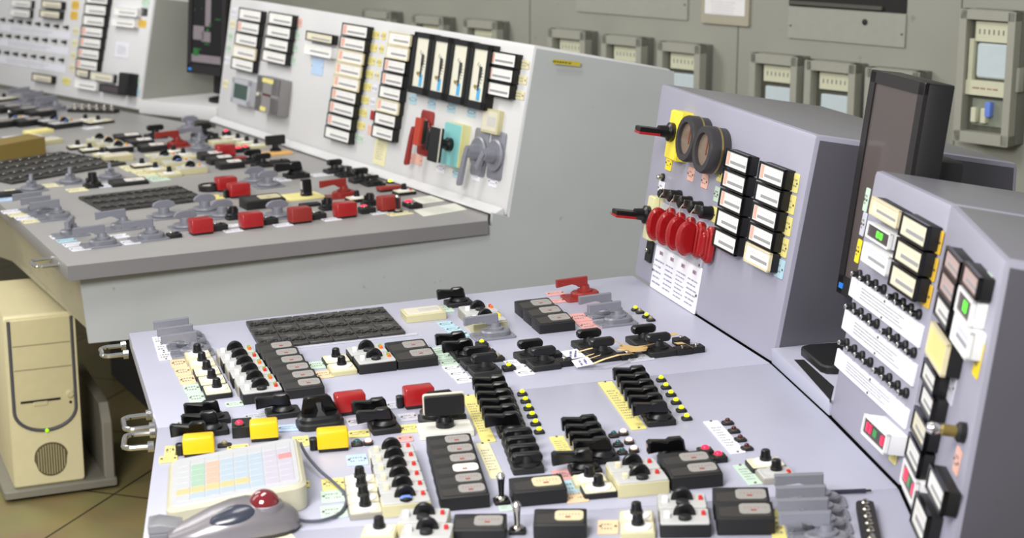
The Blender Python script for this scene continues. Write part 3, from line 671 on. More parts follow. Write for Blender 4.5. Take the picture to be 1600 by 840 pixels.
for p, c, w_, s_, t in (((372, 700), 'yellow', .036, .03, 'yellow label plate between two yellow covers'), ((266, 705), 'yellow', .018, .05, 'yellow label plate by the operator edge beside small yellow cover'), ((470, 690), 'yellow', .028, .05, 'yellow label plate behind the keypad corner'),
                        ((263, 718), 'yellow', .03, .03, 'yellow label plate peeking out behind the keypad by operator edge'), ((452, 669), 'blue', .04, .034, 'pale blue label plate beside yellow cover and oval switch'), ((404, 650), 'clear', .05, .03, 'clear plastic label plate behind the red button module'),
                        ((284, 663), 'clear', .018, .05, 'clear plastic label plate beside rear operator-edge lever'), ((617, 633), 'clear', .032, .04, 'clear plastic label plate between the two red covers'), ((638, 652), 'clear', .032, .04, 'clear plastic label plate below the second red cover'),
                        ((558, 659), 'clear', .036, .04, 'clear plastic label plate beside the twin black levers'), ((640, 670), 'yellow', .032, .042, 'yellow label plate beside white-rimmed square switch'), ((561, 678), 'yellow', .036, .034, 'yellow label plate below the first red cover'),
                        ((558, 719), 'blue', .034, .05, 'pale blue label plate behind the four dial setters'), ((633, 686), 'red', .026, .03, 'pale red label plate behind the six wheel controllers'), ((521, 757), 'yellow', .036, .05, 'yellow label plate beside the trackball cable'),
                        ((521, 776), 'green', .038, .05, 'green label plate under the trackball cable'), ((522, 800), 'green', .040, .05, 'green label plate in front of the trackball cable bend'), ((477, 757), 'yellow', .014, .03, 'small yellow label plate beside the keypad side')):
    one('plate', B if p[1] > 665 else A, p, t, yshift=False, w=w_, s=s_, col=c)
one('cover', A, (550, 648.5), 'red switch cover behind the twin black levers', 'red switch covers on the lavender desk', s=.03)
one('cover', A, (657.6, 638), 'red switch cover behind the white-rimmed square switch', 'red switch covers on the lavender desk', s=.03)
one('lamp', A, (588, 632), 'dark red lamp between the two red covers', yshift=False, col='dark', r=.006, w=.02, s=.02)
stack('lever', A, (598, 662.5), (606, 678.5), 2, 'black lever switch', 'between red cover and wheel controllers', 'twin levers by the red cover', w=.05)
one('lamp', B, (558, 695), 'dark lamp beside the pink lit lamp at the setters', yshift=False, col='teal', w=.02, s=.02, r=.006)
one('lamp', B, (575.6, 694), 'glowing pink-white lamp behind the wheel controllers', yshift=False, col='pink', w=.016, s=.016, r=.006)
# big oval switch
def wedge_switch(fr, P, label):
    base = MB().prism(rrect(.082, .06, .02, 5), 0, .012, .003); dome = MB().box(0, 0, .012, .076, .054, .010, .02, .004, 5)
    hd = MB().slab([(-.030, .020), (-.024, .048), (-.019, .051), (.018, .051), (.023, .047), (.034, .022)], .004, .018, .003)
    pt = MB().loft([[(-.010, -.022, .020), (.010, -.022, .020), (.012, .006, .020), (-.012, .006, .020)], [(-.003, -.01, .030), (.003, -.01, .030), (.005, .006, .042), (-.005, .006, .042)]])
    thing('wedge_switch', label, 'switch', fr.mat(P + fr.Z * .0004), [('base', base, BLACKD, None), ('collar', dome, BLACK, None), ('handle', hd, GLOSSB, None), ('pointer', pt, BLACK, None)], 'large wedge switches')
wedge_switch(A, A.at((500, 664)), 'large oval black wedge switch behind a yellow cover')
wedge_switch(A, A.at((691, 657)), 'large black wedge switch behind white-rimmed square switch')
P = B.at((696, 676)) + B.Z * .0004
thing('square_switch', 'black square-plate switch with white rim on white base plate', 'switch', B.mat(P), [
    ('base_plate', MB().box(0, 0, 0, .094, .058, .012, .004, .002), M((216, 214, 204), .45), None),
    ('knob', MB().lathe([(.016, .012), (.016, .022), (.012, .024), (.010, .030)], 18), BLACK, None),
    ('handle', MB().slab([(x, z + .050) for x, z in rrect(.068, .034, .003, 2)], -.006, .006, .001), BLACKD, None),
    ('handle_rim', MB().slab([(x, z + .051) for x, z in rrect(.072, .037, .004, 2)], .003, .009, .001), M((214, 210, 190), .5), 2)])
# ---- columns in module B
stack('setter', B, (564.6, 765), (573, 811), 4, 'grey dial setter', 'beside six wheel controllers in mid desk', 'dial setters mid desk', case='grey', plate='cream')
stack('ctrl', B, (615, 728), (636.7, 806), 6, ['white controller with black wheel', 'black controller with black wheel', 'grey controller with black wheel', 'white controller with black wheel', 'black controller with black wheel', 'cream controller with blue button'], 'beside flat meters in mid desk', 'wheel controllers mid desk', case=['white', 'black', 'grey', 'white', 'black', 'cream'], btn=['cream'] * 5 + ['blue'], ind=[('red',)])
stack('meter', B, (706, 716), (728, 796), 6, ['black flat meter with grey window'] * 3 + ['black flat meter with white window'] + ['black flat meter with grey window'] * 2, 'between controllers and yellow strip', 'flat meters mid desk', win=['grey', 'grey', 'grey', 'white', 'grey', 'grey'], h=.020)
strip(B, ((727, 618), (748, 617), (768, 691), (746, 692)), 'yellow', 'long yellow label strip beside six black levers behind bar switches', n=12)
strip(B, ((747, 693), (768, 692), (784, 747), (762, 749)), 'cream', 'pale yellow label strip beside the four black bar switches', n=8)
stack('lever', B, (782, 624), (804, 684.5), 6, 'black lever switch', 'stacked by the longest yellow strip', 'six levers by the yellow strip', w=.05)
stack('lamp', B, (816, 617), (842.5, 676), 6, 'yellow-lit indicator lamp', 'beside levers of longest yellow strip', 'lamps by the six levers', key=None, yshift=False, w=.018, s=.018)
stack('bar', B, (812, 702), (827, 741), 4, 'low black bar switch', 'below six stacked levers', 'low bar switches', L=.05, w=.05, sc=1, low=1)
strip(B, ((941, 597), (963, 596), (1003, 670), (979, 673)), 'yellow', 'long yellow label strip beside lever stack near the instrument panel', n=12)
stack('lever', B, (1001.7, 609), (1035, 666), 6, 'black lever switch', 'stacked by yellow strip near instrument panel', 'six levers near the instrument panel', w=.05)
stack('lamp', B, (1033, 595), (1073, 655), 6, 'yellow-lit indicator lamp', 'beside lever stack near instrument panel', 'lamps near the instrument panel', key=None, yshift=False, w=.018, s=.018)
stack('lever', B, (925, 689), (945, 725), 4, 'black lever switch', 'stacked by short yellow strip', 'four levers by the short yellow strip', w=.05)
one('lever', B, (918, 745), 'black lever switch in front of the four by short yellow strip', s=.04, L=.052)
strip(B, ((860, 683), (883, 681.6), (898, 717), (875, 720)), 'yellow', 'short yellow label strip beside four black levers', n=7)
for k, (p, q) in enumerate((((959, 682), (974, 679)), ((966, 696.5), (983, 692.5)), ((972.5, 708.5), (990.5, 705.5)))):
    one('lamp', B, p, f'teal unlit lamp, {ORD[k]} of three from far end, beside short-strip levers', 'teal lamps', yshift=False, col='teal', w=.017, s=.017)
    one('lamp', B, q, f'glowing pink lamp, {ORD[k]} of three from far end, beside teal lamps', 'pink lamps', yshift=False, col='pink', w=.016, s=.016, r=.006)
one('plate', B, (881, 743), 'pale red label plate behind the lone flat meter', yshift=False, w=.032, s=.05, col='red')
one('plate', B, (892, 761), 'pale green label plate between flat meter and dial setters', yshift=False, w=.034, s=.06, col='cyan')
one('plate', B, (899, 776), 'orange label plate between flat meter and dial setters', yshift=False, w=.034, s=.05, col='orange')
stack('setter', B, (926, 764), (940, 779), 2, ['ivory dial setter', 'black-edged dial setter'], 'beside orange plate and cream controller', 'dial setters by the cream controller', case=['ivory', 'black'], w=.052)
stack('ctrl', B, (995, 757), (1006.7, 774.5), 2, ['cream controller, rear one', 'cream controller, front one'], 'beside flat meters and red lamps', 'cream controllers mid desk', case='cream', btn='cream', ind=('red',), w=.08, h=.024)
one('lever', B, (1062, 727), 'black lever switch behind two flat meters near red lamps', s=.045)
stack('meter', B, (1077, 746), (1090, 763.5), 2, 'black flat meter', 'in front of red-lit lamps', 'flat meters by the red lamps', w=.082, h=.020)
one('lamp', B, (1102, 714), 'glowing red lamp on black base behind flat meter, inner one', 'red lamps by the flat meters', yshift=False, col='red', r=.0065, w=.024, s=.024, block=1, z=.014)
one('lamp', B, (1122, 719), 'glowing red lamp on black base beside white strip, outer one', 'red lamps by the flat meters', yshift=False, col='red', r=.0065, w=.026, s=.026, block=1, z=.009)
strip(B, ((1103, 659), (1126, 657), (1160, 707), (1137, 711)), 'white', 'long white label strip beside four dark lamps', n=8)
stack('lamp', B, (1137, 662), (1167, 702), 4, 'dark unlit lamp', 'beside the long white strip', 'dark lamps by the white strip', key=None, yshift=False, col='dark', w=.02, s=.018)
strip(B, ((1143, 728), (1163, 726), (1195, 755), (1172, 759)), 'green', 'pale green label strip beside two setters near the panel', n=5)
stack('setter', B, (1203, 739), (1220, 755), 2, ['cream dial setter', 'grey dial setter with red indicator'], 'beside pale green strip', 'dial setters by the green strip', case=['black', 'grey'], plate=['cream', 'grey'], lamp=[0, 1], w=.056)
one('toggle', B, (786, 789), 'short black toggle switch with silver tip beside flat meters', s=.024)
one('plate', B, (790, 794.5), 'small green label plate in front of the toggle switch', yshift=False, w=.02, s=.02, col='green', scr=0)
one('meter', B, (845.6, 789), 'lone black flat meter with cream window beside toggle switch', s=.05, win='cream', w=.082, h=.022)
# ---- module C, closest to the camera
one('toggle', C, (808, 836), 'silver toggle switch between two flat meters at the front', s=.022, col='steel')
one('meter', C, (748, 848), 'black flat meter in front of the controllers beside silver toggle', s=.05, w=.076, h=.018)
one('meter', C, (875, 842), 'black flat meter with pale window beside silver toggle and orange plate', s=.05, win='cream', w=.076, h=.02)
one('plate', C, (950, 824), 'orange label plate at the front beside dial setters', yshift=False, w=.03, s=.05, col='orange')
stack('setter', C, (995, 824), (997, 842), 2, 'cream dial setter', 'at the front beside orange plate', 'dial setters at the front', case='ivory')
stack('ctrl', C, (1067, 815), (1071, 840), 2, ['grey controller with two-step wheel', 'black controller with two-step wheel'], 'beside front flat meters', 'controllers at the front', case=['grey', 'black'], ind=[('red',)], w=.072)
stack('meter', C, (1160, 812), (1166, 836), 2, 'black flat meter', 'beside yellow strip and grey paddles', 'flat meters at the front', w=.082, h=.024)
strip(C, ((1200, 798), (1220, 797), (1230, 846), (1206, 848)), 'yellow', 'yellow label strip at the foot of the four grey paddles', n=4)
stack('paddle', C, (1276, 795), (1287, 858), 4, 'large grey paddle switch', 'at front beside yellow strip', 'large grey paddles at the front', s=.044, w=.092)
stack('setter', C, (655, 841), (660, 866), 2, 'cream wheel setter', 'behind', 'x') if 0 else None
stack('ctrl', C, (660, 838), (665, 862), 2, 'cream wheel controller', 'at front beside flat meter', 'cream controllers at the front', case='cream', ind=[('red',)], w=.074)
one('setter', C, (590, 848), 'ivory dial setter at the front between trackball and controllers', s=.046, case='ivory')
P = C.at((1357, 826)) + C.Z * .0004
tb = [('housing', MB().box(0, 0, 0, .026, .165, .012, .008, .002, 4), BLACKD, None)]
for k in range(6): tb.append(('terminal', MB().lathe([(.006, .012), (.006, .014), (.0035, .016), (.0035, .019), (.001, .020)], 6, 0, .066 - k * .0264), STEEL, None))
thing('terminal_strip', 'black strip of six brass terminals beside the grey paddles', 'terminal strip', C.mat(P, -4), tb)
Pp = C.at((1326, 771)) + C.Z * .004
thing('pencil', 'dark thin pencil lying on the desk behind terminal strip', 'pencil', C.mat(Pp, 5), [('shaft', MB().tube([(-.028, 0, 0), (.026, 0, 0)], .0035, 6), M((40, 40, 56), .4), None), ('tip', MB().tube([(.026, 0, 0), (.030, 0, 0), (.034, 0, 0)], .002, 6), SOOT, None)])
# ------------------------------------------------------------------ keypad and trackball
Kq = [((270, 718), .020), ((467, 679), .042), ((478, 757), .042), ((250, 799), .020)]
KP = [B.at(p, z) for p, z in Kq]
kc = sum(KP, Vector()) / 4; kX = ((KP[1] - KP[0]) + (KP[2] - KP[3])).normalized(); kY = ((KP[0] - KP[3]) + (KP[1] - KP[2])).normalized()
KF = Frame(kc, kX, kY)
kw = ((KP[1] - KP[0]).length + (KP[2] - KP[3]).length) / 2; kd = ((KP[0] - KP[3]).length + (KP[1] - KP[2]).length) / 2
print('keypad', kw, kd)
inv = KF.mat(kc).inverted()
def drop(x, y):   # world point of the keypad plane projected to the desk
    P = kc + KF.X * x + KF.Y * y; return inv @ (P - N1 * ((P - O1).dot(N1) - .001))
ol = rrect(kw, kd, .02, 4)
body = MB().loft([[drop(x, y) for x, y in ol], [(x, y, -.005) for x, y in ol], [(x, y, 0) for x, y in rrect(kw - .010, kd - .010, .018, 4)]])
fac = MB().loft([[(x, y, -.001) for x, y in rrect(kw - .016, kd - .016, .015, 4)], [(x, y, .0012) for x, y in rrect(kw - .018, kd - .018, .015, 4)]])
keys = MB(); cols = [(184, 186, 188), (156, 182, 164), (200, 170, 152), (192, 182, 134), (168, 181, 192), (194, 138, 138), (182, 178, 190)]
km = [M(c, .35, var=.02) for c in cols]
nx, ny = 8, 7; gw, gd = kw * .86, kd * .78
for i in range(nx):
    for j in range(ny):
        c = 4
        if i == 1 and j > 1: c = 1
        if i == 2 and j > 1: c = 2
        if i == 0: c = 0
        if j == 1 and i < 5: c = 3
        if j == 0 and i > 0: c = 4
        if i == 7: c = 6 if j != 4 else 5
        if i == 6: c = 6
        if j == 6: c = 0
        keys.mi = c
        keys.box(-gw / 2 + gw * (i + .5) / nx, -gd / 2 + gd * (j + .5) / ny, .0008, gw / nx * .93, gd / ny * .97, .0012, .002, .0004, 1)
thing('keypad', 'white programmable keypad with pastel key columns, propped on the lavender desk', 'keypad', KF.mat(kc), [('case', body, M((190, 186, 164), .35), None), ('overlay', fac, M((188, 189, 192), .3), None), ('keys', keys, km, 1)])
# trackball: lofted asymmetric shell
tp = B.at((366, 832)); tX = (B.at((468, 806)) - B.at((262, 834))); TF = Frame(tp, tX, B.Z.cross(tX)); TL = tX.length
print('trackball', TL)
prof = [(-.5, .004, .004, 0), (-.485, .016, .009, 0), (-.42, .027, .015, 0), (-.3, .037, .024, 0), (-.15, .043, .036, 0), (0, .046, .044, 0), (.12, .047, .046, 0), (.25, .045, .042, 0), (.36, .040, .034, 0), (.44, .031, .025, 0), (.485, .018, .016, 0), (.5, .005, .008, 0)]
def shell(k0, k1, lo):
    rs = []
    for t_, wv, hv, _ in prof:
        r = []
        for k in range(13):
            a = math.pi * k / 12; r.append((t_ * TL, -wv * math.copysign(abs(math.cos(a)) ** .8, math.cos(a)), .004 + hv * math.sin(a) ** .75))
        rs.append(r)
    return MB().loft(rs)
base = MB().prism([(t_ * TL * .99, -wv * 1.02) for t_, wv, _, _ in prof] + [(t_ * TL * .99, wv * 1.02) for t_, wv, _, _ in prof[::-1]], 0, .006, .001)
ball = MB().lathe([(.0235 * math.cos(R(a)), .0235 * math.sin(R(a))) for a in range(-88, 89, 8)], 32, .235 * TL, -.010, .040)
def on_shell(t_, a, k=1.0):
    for (t0, w0, h0, _), (t1, w1, h1, _) in zip(prof, prof[1:]):
        if t0 <= t_ <= t1:
            u = (t_ - t0) / (t1 - t0); wv = lerp(w0, w1, u); hv = lerp(h0, h1, u); break
    return (t_ * TL, -k * wv * math.copysign(abs(math.cos(a)) ** .8, math.cos(a)), .004 + k * hv * math.sin(a) ** .75)
btn = MB().loft([[on_shell(-.02 + .165 * s_ * math.cos(2 * math.pi * k / 24), R(52) + R(24) * s_ * math.sin(2 * math.pi * k / 24), kk_) for k in range(24)] for s_, kk_ in ((1.05, .96), (1, 1.03), (.85, 1.055), (.5, 1.065), (.1, 1.07))])
ring = MB().lathe([(.0262, .030), (.0262, .0435), (.0235, .0450)], 28, .235 * TL, -.008)
TM = M((136, 132, 136), .3, .45)
thing('trackball', 'silver grey trackball mouse with dark red ball in front of the keypad', 'trackball', TF.mat(tp + B.Z * .0008), [('base', base, M((50, 48, 50), .5), None), ('shell', shell(0, 1, 0), TM, None), ('ball_socket', ring, TM, None), ('ball', ball, M((110, 10, 22), .08, spec=.8, coat=1), None), ('button', btn, M((52, 56, 68), .22), None)])
cab = [((468, 812), .012), ((480, 814), .006), ((505, 812), .005), ((530, 802), .005), ((541, 785), .005), ((538, 770), .005), ((520, 752), .008), ((500, 735), .012), ((484, 717), .016), ((474, 702), .022), ((470, 692), .028)]
pts = [B.at(p, z) for p, z in cab]
def smooth(p, n=4):
    o = []
    for i in range(len(p) - 1):
        a, b, c, d = p[max(i - 1, 0)], p[i], p[i + 1], p[min(i + 2, len(p) - 1)]
        for k in range(n):
            t_ = k / n; o.append(.5 * ((2 * b) + (c - a) * t_ + (2 * a - 5 * b + 4 * c - d) * t_ ** 2 + (3 * b - a - 3 * c + d) * t_ ** 3))
    return o + [p[-1]]
tag(obj('trackball_cable', MB().tube(smooth(pts), .0026).mesh('trackball_cable', M((78, 80, 92), .4))), 'grey cable looping from the trackball to behind the keypad', 'cable')
# grey clip beside the trackball
P = B.at((262, 836)) + B.Z * .0004
thing('plastic_clip', 'dark grey plastic clip under the corner of keypad beside trackball', 'clip', B.mat(P), [('base', MB().box(0, 0, 0, .05, .05, .012, .004, .002), M((112, 112, 116), .4), None), ('jaw', MB().slab([(-.026, .012), (-.026, .024), (-.01, .026), (.022, .018), (.022, .012)], -.022, .022, .002), M((128, 128, 132), .35), None)])
# papers lying beyond the trackball
q = [C.at(p, .001) for p in ((395, 836), (452, 829), (470, 850), (400, 860))]
o = obj('paper_sheet', sheet('paper_sheet', [q[0], q[1], q[3], q[2]], M((232, 226, 190), .6))); tag(o, 'cream paper sheet lying in front of the trackball', 'paper')
# ------------------------------------------------------------------ far desk
W2 = dict(sc=1.15)
stack('paddle', F, (63, 331), (91, 344.5), 3, 'grey paddle switch', 'beside white labels on the pale far desk', 'grey paddles on the far desk', s=.062, sc=1.15)
plates(F, (17, 331), (49, 346), 4, ['white', 'cream', 'white', 'cream'], 'beside three grey paddles of the far desk', 'labels by the far paddles', w=.05, s=.05)
one('paddle', F, (115, 371), 'grey paddle switch turned edge-on at the far desk corner', s=.064, sc=1.1, hd=65)
one('paddle', F, (162, 387), 'grey paddle switch at the very front corner of far desk', 'grey paddles on the far desk edge', s=.066, sc=1.15)
one('paddle', F, (195, 361), 'grey paddle switch behind another paddle, beside cream label', 'grey paddles on the far desk edge', s=.066, sc=1.15)
one('paddle', F, (238, 377), 'grey paddle switch beside small black toggle pair, far desk edge', 'grey paddles on the far desk edge', s=.066, sc=1.15)
plates(F, (94, 370), (125, 389), 4, ['white', 'cyan', 'white', 'white'], 'beside the front corner paddle', 'labels by the corner paddle', w=.05, s=.045)
plates(F, (171, 360), (204, 379), 3, 'white', 'between grey paddles of far desk edge', 'labels between the far paddles', w=.045, s=.05)
for p, t in (((263, 343), 'grey wing switch behind red-topped row, nearest the black mosaic corner'.replace('nearest', 'beside')), ((297, 360), 'grey wing switch directly behind the first red cover'), ((327, 333), 'rear grey wing switch of the pair beside black mosaic'), ((354, 342), 'front grey wing switch of the pair beside black mosaic'), ((441, 343), 'grey wing switch between second and third red covers'), ((405, 287.5), 'rear grey wing switch of the pair behind middle red covers'), ((426, 294), 'front grey wing switch of the pair behind middle red covers'), ((302, 203), 'small grey wing switch by the back ledge'), ((318, 236), 'grey wing switch turned edge-on beside red paddle')):
    one('wing', F, p, t, 'grey wing switches on the far desk', **({'hd': 70} if 'edge-on' in t else {}))
one('block', F, (275, 372), 'small block of two silver toggles before first red cover', s=.035, w=.036, h=.010)
fc = [((318, 367), 'red', 'first red switch cover from the corner along far desk edge'), ((396.6, 358), 'red', 'second red switch cover from the corner along far desk edge'), ((473, 349.5), 'faded', 'third red switch cover from the corner, chipped, along far desk edge'), ((543.6, 341), 'red', 'fourth red switch cover from the corner along far desk edge'), ((612, 331), 'faded', 'last red switch cover along far desk edge, beside white papers'),
      ((355.5, 246), 'red', 'red switch cover in the back rows of the far desk'), ((377, 309), 'red', 'front one of two red covers behind the mosaic end'), ((357, 299), 'red', 'rear one of two red covers behind the mosaic end')]
for i, (p, c, t) in enumerate(fc):
    one('cover', F, p, t, 'red switch covers on the far desk', s=.042, col=c, w=.060 if i < 5 else .062, h=.043 if i < 5 else .042, latch=-1 if i > 4 else 0)
for p, t in (((345, 361), 'first'), ((424, 351), 'second'), ((499.5, 343), 'third'), ((577, 334), 'fourth')):
    one('block', F, p, f'small black button block beside the {t} red cover from corner', 'button blocks beside red covers', s=.034, w=.044, h=.016)
one('lamp', F, (569, 330), 'glowing red lamp beside the fourth red cover', 'red lamps on the far desk', yshift=False, col='red', r=.011, w=.03, s=.03, z=.012)
one('lamp', F, (638, 322), 'glowing red lamp beside the last red cover', 'red lamps on the far desk', yshift=False, col='red', r=.011, w=.03, s=.03, z=.012)
one('block', F, (651, 326), 'small black button block at the end beside white papers', s=.03, w=.04, h=.012)
for p, t in (((369, 343.5), 'second'), ((517, 329), 'fourth'), ((583, 322), 'last')):
    one('drum', F, p, f'black round knob switch behind the {t} red cover', 'round knobs behind red covers', r=.022, h=.034)
one('block', F, (487, 323), 'flat black block behind third red cover', s=.03, w=.06, h=.008, n=0)
plates(F, (364.5, 361), (363, 353), 2, 'white', 'between first and second red covers', 'labels between first red covers', w=.05, s=.034, end='front')
one('plate', F, (442, 352), 'white label plate between second and third red covers', yshift=False, w=.05, s=.04)
one('plate', F, (518, 343), 'white label plate between third and fourth red covers', yshift=False, w=.05, s=.04)
one('plate', F, (592, 333), 'white label plate between fourth and last red covers', yshift=False, w=.05, s=.04)
one('plate', F, (624, 334), 'cream label plate under the last red cover lever', yshift=False, w=.07, s=.05, col='cream')
one('toggle', F, (624, 333), 'thin black lever toggle before the last red cover', s=.024, h=.034)
one('meter', F, (417, 325.5), 'large black flat meter on the far desk behind red covers', s=.07, w=.12, h=.022, win='cream')
one('meter', F, (205, 290), 'low black flat gauge between edge-on knobs and mosaics', s=.06, w=.115, h=.008, win='white')
P = F.at((329, 297)) + F.Z * .0004
thing('round_gauge', 'round black ring gauge beside rear red cover of far desk', 'gauge', F.mat(P), [('ring', MB().lathe([(.036, 0), (.037, .016), (.035, .018), (.030, .018), (.030, .012)], 28), SOOT, None), ('dial', MB().lathe([(.0305, .002), (.0305, .013), (.0, .013)], 24), M((190, 186, 174), .4), 0)])
one('shallow', F, (480, 312), 'yellow square plate under black wedge knob', s=.09, w=.115, h=.006, case='yellow')
P = F.at((479, 309)) + F.Z * .0075
thing('wedge_selector', 'upright black wedge knob standing on the yellow plate', 'knob', F.mat(P), [('skirt', MB().lathe([(.018, 0), (.018, .008), (.014, .012)], 18), BLACK, None), ('grip', MB().side([(-.014, .01), (-.010, .05), (.010, .05), (.014, .01)], -.014, .014, .003), BLACK, None), ('pointer', MB().box(-.0145, 0, .02, .002, .012, .024, .0005, 0), LGREY, 1)])
one('paddle', F, (541, 310), 'red paddle switch behind the fourth red cover', s=.066, col='red', sc=1.15)
one('setter', F, (563, 316), 'grey dial setter beside red paddle of far desk', s=.05, w=.06, case='black')
one('cover', F, (612, 299), 'flat red cover lying behind the last red cover', s=.035, w=.075, h=.014, col='faded', latch=1)
one('setter', F, (637, 305), 'cream dial setter with orange lamp behind white papers', s=.05, w=.06, case='black', lamp=1)
stack('bar', F, (528, 272), (568.5, 286), 2, 'black bar switch', 'by the white panel foot on far desk', 'bar switches by the white panel', s=.05, w=.066, sc=1.1)
one('drum', F, (547, 277), 'black round knob between two bar switches at panel foot', r=.03, h=.03)
one('drum', F, (589, 291), 'black round knob past the bar switches at panel foot', r=.03, h=.022)
one('lamp', F, (610, 286), 'yellow lamp behind the flat red cover', yshift=False, col='yellow', r=.008, w=.024, s=.024)
one('lever', F, (468, 279), 'black lever switch alone in the open middle of far desk', s=.055, w=.075, sc=1.3, L=.055)
one('plate', F, (505, 273), 'white label plate beside bar switches at panel foot', yshift=False, w=.08, s=.05, n=3)
one('plate', F, (440, 281), 'white label plate beside lone black lever of far desk', yshift=False, w=.05, s=.06)
one('plate', F, (331, 309), 'yellow label plate before the two middle red covers', yshift=False, w=.06, s=.07, col='yellow')
PAP = M((226, 226, 212), .65)
def paper(fr, q, label, seed, m=PAP, z=.0012, n=9):
    P = [fr.at(p, z) for p in q]; o = obj('paper_sheet', sheet('paper_sheet', [P[0], P[1], P[3], P[2]], m)); tag(o, label, 'paper', 'paper sheets')
    c = sum(P, Vector()) / 4; f2_ = Frame(c, P[1] - P[0], P[0] - P[3])
    mb = letters((P[1] - P[0]).length * .8, (P[0] - P[3]).length * .8, n, .0003, seed); mb.xf(f2_.mat(c)); obj('lettering', mb.mesh('lettering', M((170, 170, 168), .7)), o); return o
paper(F, ((643.5, 309.5), (673.5, 305), (696, 313.4), (657, 318.5)), 'small white paper sheet behind the larger one at far desk corner', 11)
paper(F, ((646, 328), (711, 317), (730, 327), (662, 338)), 'large white paper sheet at the corner of the far desk', 12)
def mosaic(fr, q, nx, ny, ctx):
    T0, T1, T2, T3 = [fr.at(p) for p in q]; X = (T1 - T0) / nx; Y = (T3 - T0) / ny
    fr2 = Frame(T0, T1 - T0, T0 - T3)
    for j in range(ny):
        for i in range(nx):
            place('tile', fr2, T0 + X * (i + .5) + Y * (j + .5), f'black indicator tile, {ORD[i]} from operator side, {ORD[j]} row from back, {ctx}', 'black indicator tiles on the far desk', yshift=False, s=round(Y.length, 4), w=round(X.length, 4))
mosaic(F, ((122.6, 311), (278, 293), (322, 309), (163, 333)), 6, 3, 'smaller far mosaic')
q0, q1, q3 = F.at((175.6, 259.5)), F.at((95, 239)), F.at((18, 288))
mosaic(F, ((95 - 157.6 - 20, 268.5), (95, 239.5), (175.6, 259.5), (18, 288.5)), 6, 4, 'larger far mosaic')
for p, t in (((54, 300), 'first'), ((114.6, 288.5), 'second'), ((177, 281), 'third')):
    one('wing', F, p, f'{t} small edge-on grey wing switch from operator edge, before larger mosaic', 'edge-on wing switches of the far desk', hd=75, s=.07, w=.09)
one('drum', F, (149, 294), 'black knob on black base before the smaller far mosaic', r=.026, h=.045)
one('shallow', F, (14, 309), 'flat black box at the operator edge of far desk', s=.05, w=.09, h=.012, case='black')
for p, t, c in (((25, 299), 'first', 'cream'), ((82, 290), 'second', 'cream'), ((120.5, 297), 'third', 'cream'), ((167, 290), 'fourth', 'white')):
    one('plate', F, p, f'{t} {c} label plate from operator edge beside edge-on wing switches', 'labels by the edge-on wing switches', yshift=False, w=.06, s=.06, col=c)
one('plate', F, (5, 312), 'pale blue label plate at the operator edge of far desk', yshift=False, w=.08, s=.06, col='blue')
stack('setter', F, (125, 234), (144, 239), 2, 'cream dial setter', 'behind the larger mosaic', 'setters behind the larger mosaic', case='black', s=.056, w=.07)
one('setter', F, (163, 246), 'cream dial setter behind cream shallow box', s=.05, w=.06, case='ivory')
one('shallow', F, (187, 252.5), 'cream shallow box behind the larger mosaic corner', s=.07, w=.10, h=.020)
stack('ctrl', F, (160, 227), (190, 239), 3, 'cream controller with black wheel', 'behind the cream shallow box', 'controllers behind the cream box', case=['cream', 'cream', 'black'], btn='cream', ind=('yellow', 'orange'), w=.09, s=.056)
stack('meter', F, (203, 221), (242, 237), 3, 'black flat meter', 'beside controllers of the far desk back', 'flat meters at the far desk back', w=.095, s=.056, win='white')
stack('setter', F, (226, 263.5), (269, 277), 3, 'cream dial setter', 'beside smaller far mosaic', 'setters by the smaller far mosaic', case=['black', 'ivory', 'ivory'], s=.056, w=.07)
plates(F, (206, 263), (246, 279), 3, ['cream', 'cream', 'green'], 'beside dial setters near smaller far mosaic', 'labels by the far setters', w=.06)
stack('ctrl', F, (262, 254), (303, 272), 3, 'cream controller with black wheel', 'behind two middle red covers', 'controllers behind the middle red covers', case='cream', btn=['cream', 'blue', 'cream'], ind=('yellow', 'orange'), w=.095, s=.056)
stack('meter', F, (334, 250), (364, 264), 3, 'black flat meter', 'behind two middle red covers', 'flat meters behind the middle red covers', w=.085, s=.056, win='white')
stack('setter', F, (275, 242), (290, 247), 2, 'cream dial setter', 'behind controllers in the far desk centre', 'setters at the far desk centre', case='black', s=.05, w=.066)
one('shallow', F, (309, 248), 'cream shallow box in the back rows beside dial setters', s=.05, w=.10, h=.010)
one('plate', F, (245, 243), 'cream label plate between two controller groups of far desk', yshift=False, w=.07, s=.07, col='cream')
one('bar', F, (247, 217), 'black bar switch in the back rows beside red paddle', s=.06, w=.075, sc=1.2, L=.062)
one('paddle', F, (279, 231), 'red paddle switch in the back rows of far desk', s=.07, col='red', sc=1.2)
one('paddle', F, (314, 223), 'grey paddle switch beside red paddle in the back rows', s=.06, sc=1.15)
one('bar', F, (322, 216), 'black bar switch in the back rows by the ledge', s=.06, w=.08, sc=1.3, L=.062)
one('drum', F, (338, 223), 'black round knob in the back rows by the ledge', r=.028, h=.022)
one('shallow', F, (352, 226), 'grey-green shallow box by the ledge in back rows', s=.06, w=.09, h=.012)
one('lamp', F, (354, 213), 'glowing red lamp at the back ledge of far desk', 'red lamps at the far desk back', yshift=False, col='red', r=.010, w=.028, s=.028, z=.018)
stack('setter', F, (362, 219), (404, 232), 4, 'cream setter with black knob', 'along the foot of the white panel', 'setters along the white panel foot', case='ivory', s=.05, w=.07)
one('lamp', F, (373, 238), 'first glowing red lamp beside the back red cover', 'red lamps beside the back cover', yshift=False, col='red', r=.010, w=.026, s=.026, z=.014)
one('lamp', F, (384, 236), 'second glowing red lamp beside the back red cover', 'red lamps beside the back cover', yshift=False, col='red', r=.010, w=.026, s=.026, z=.014)
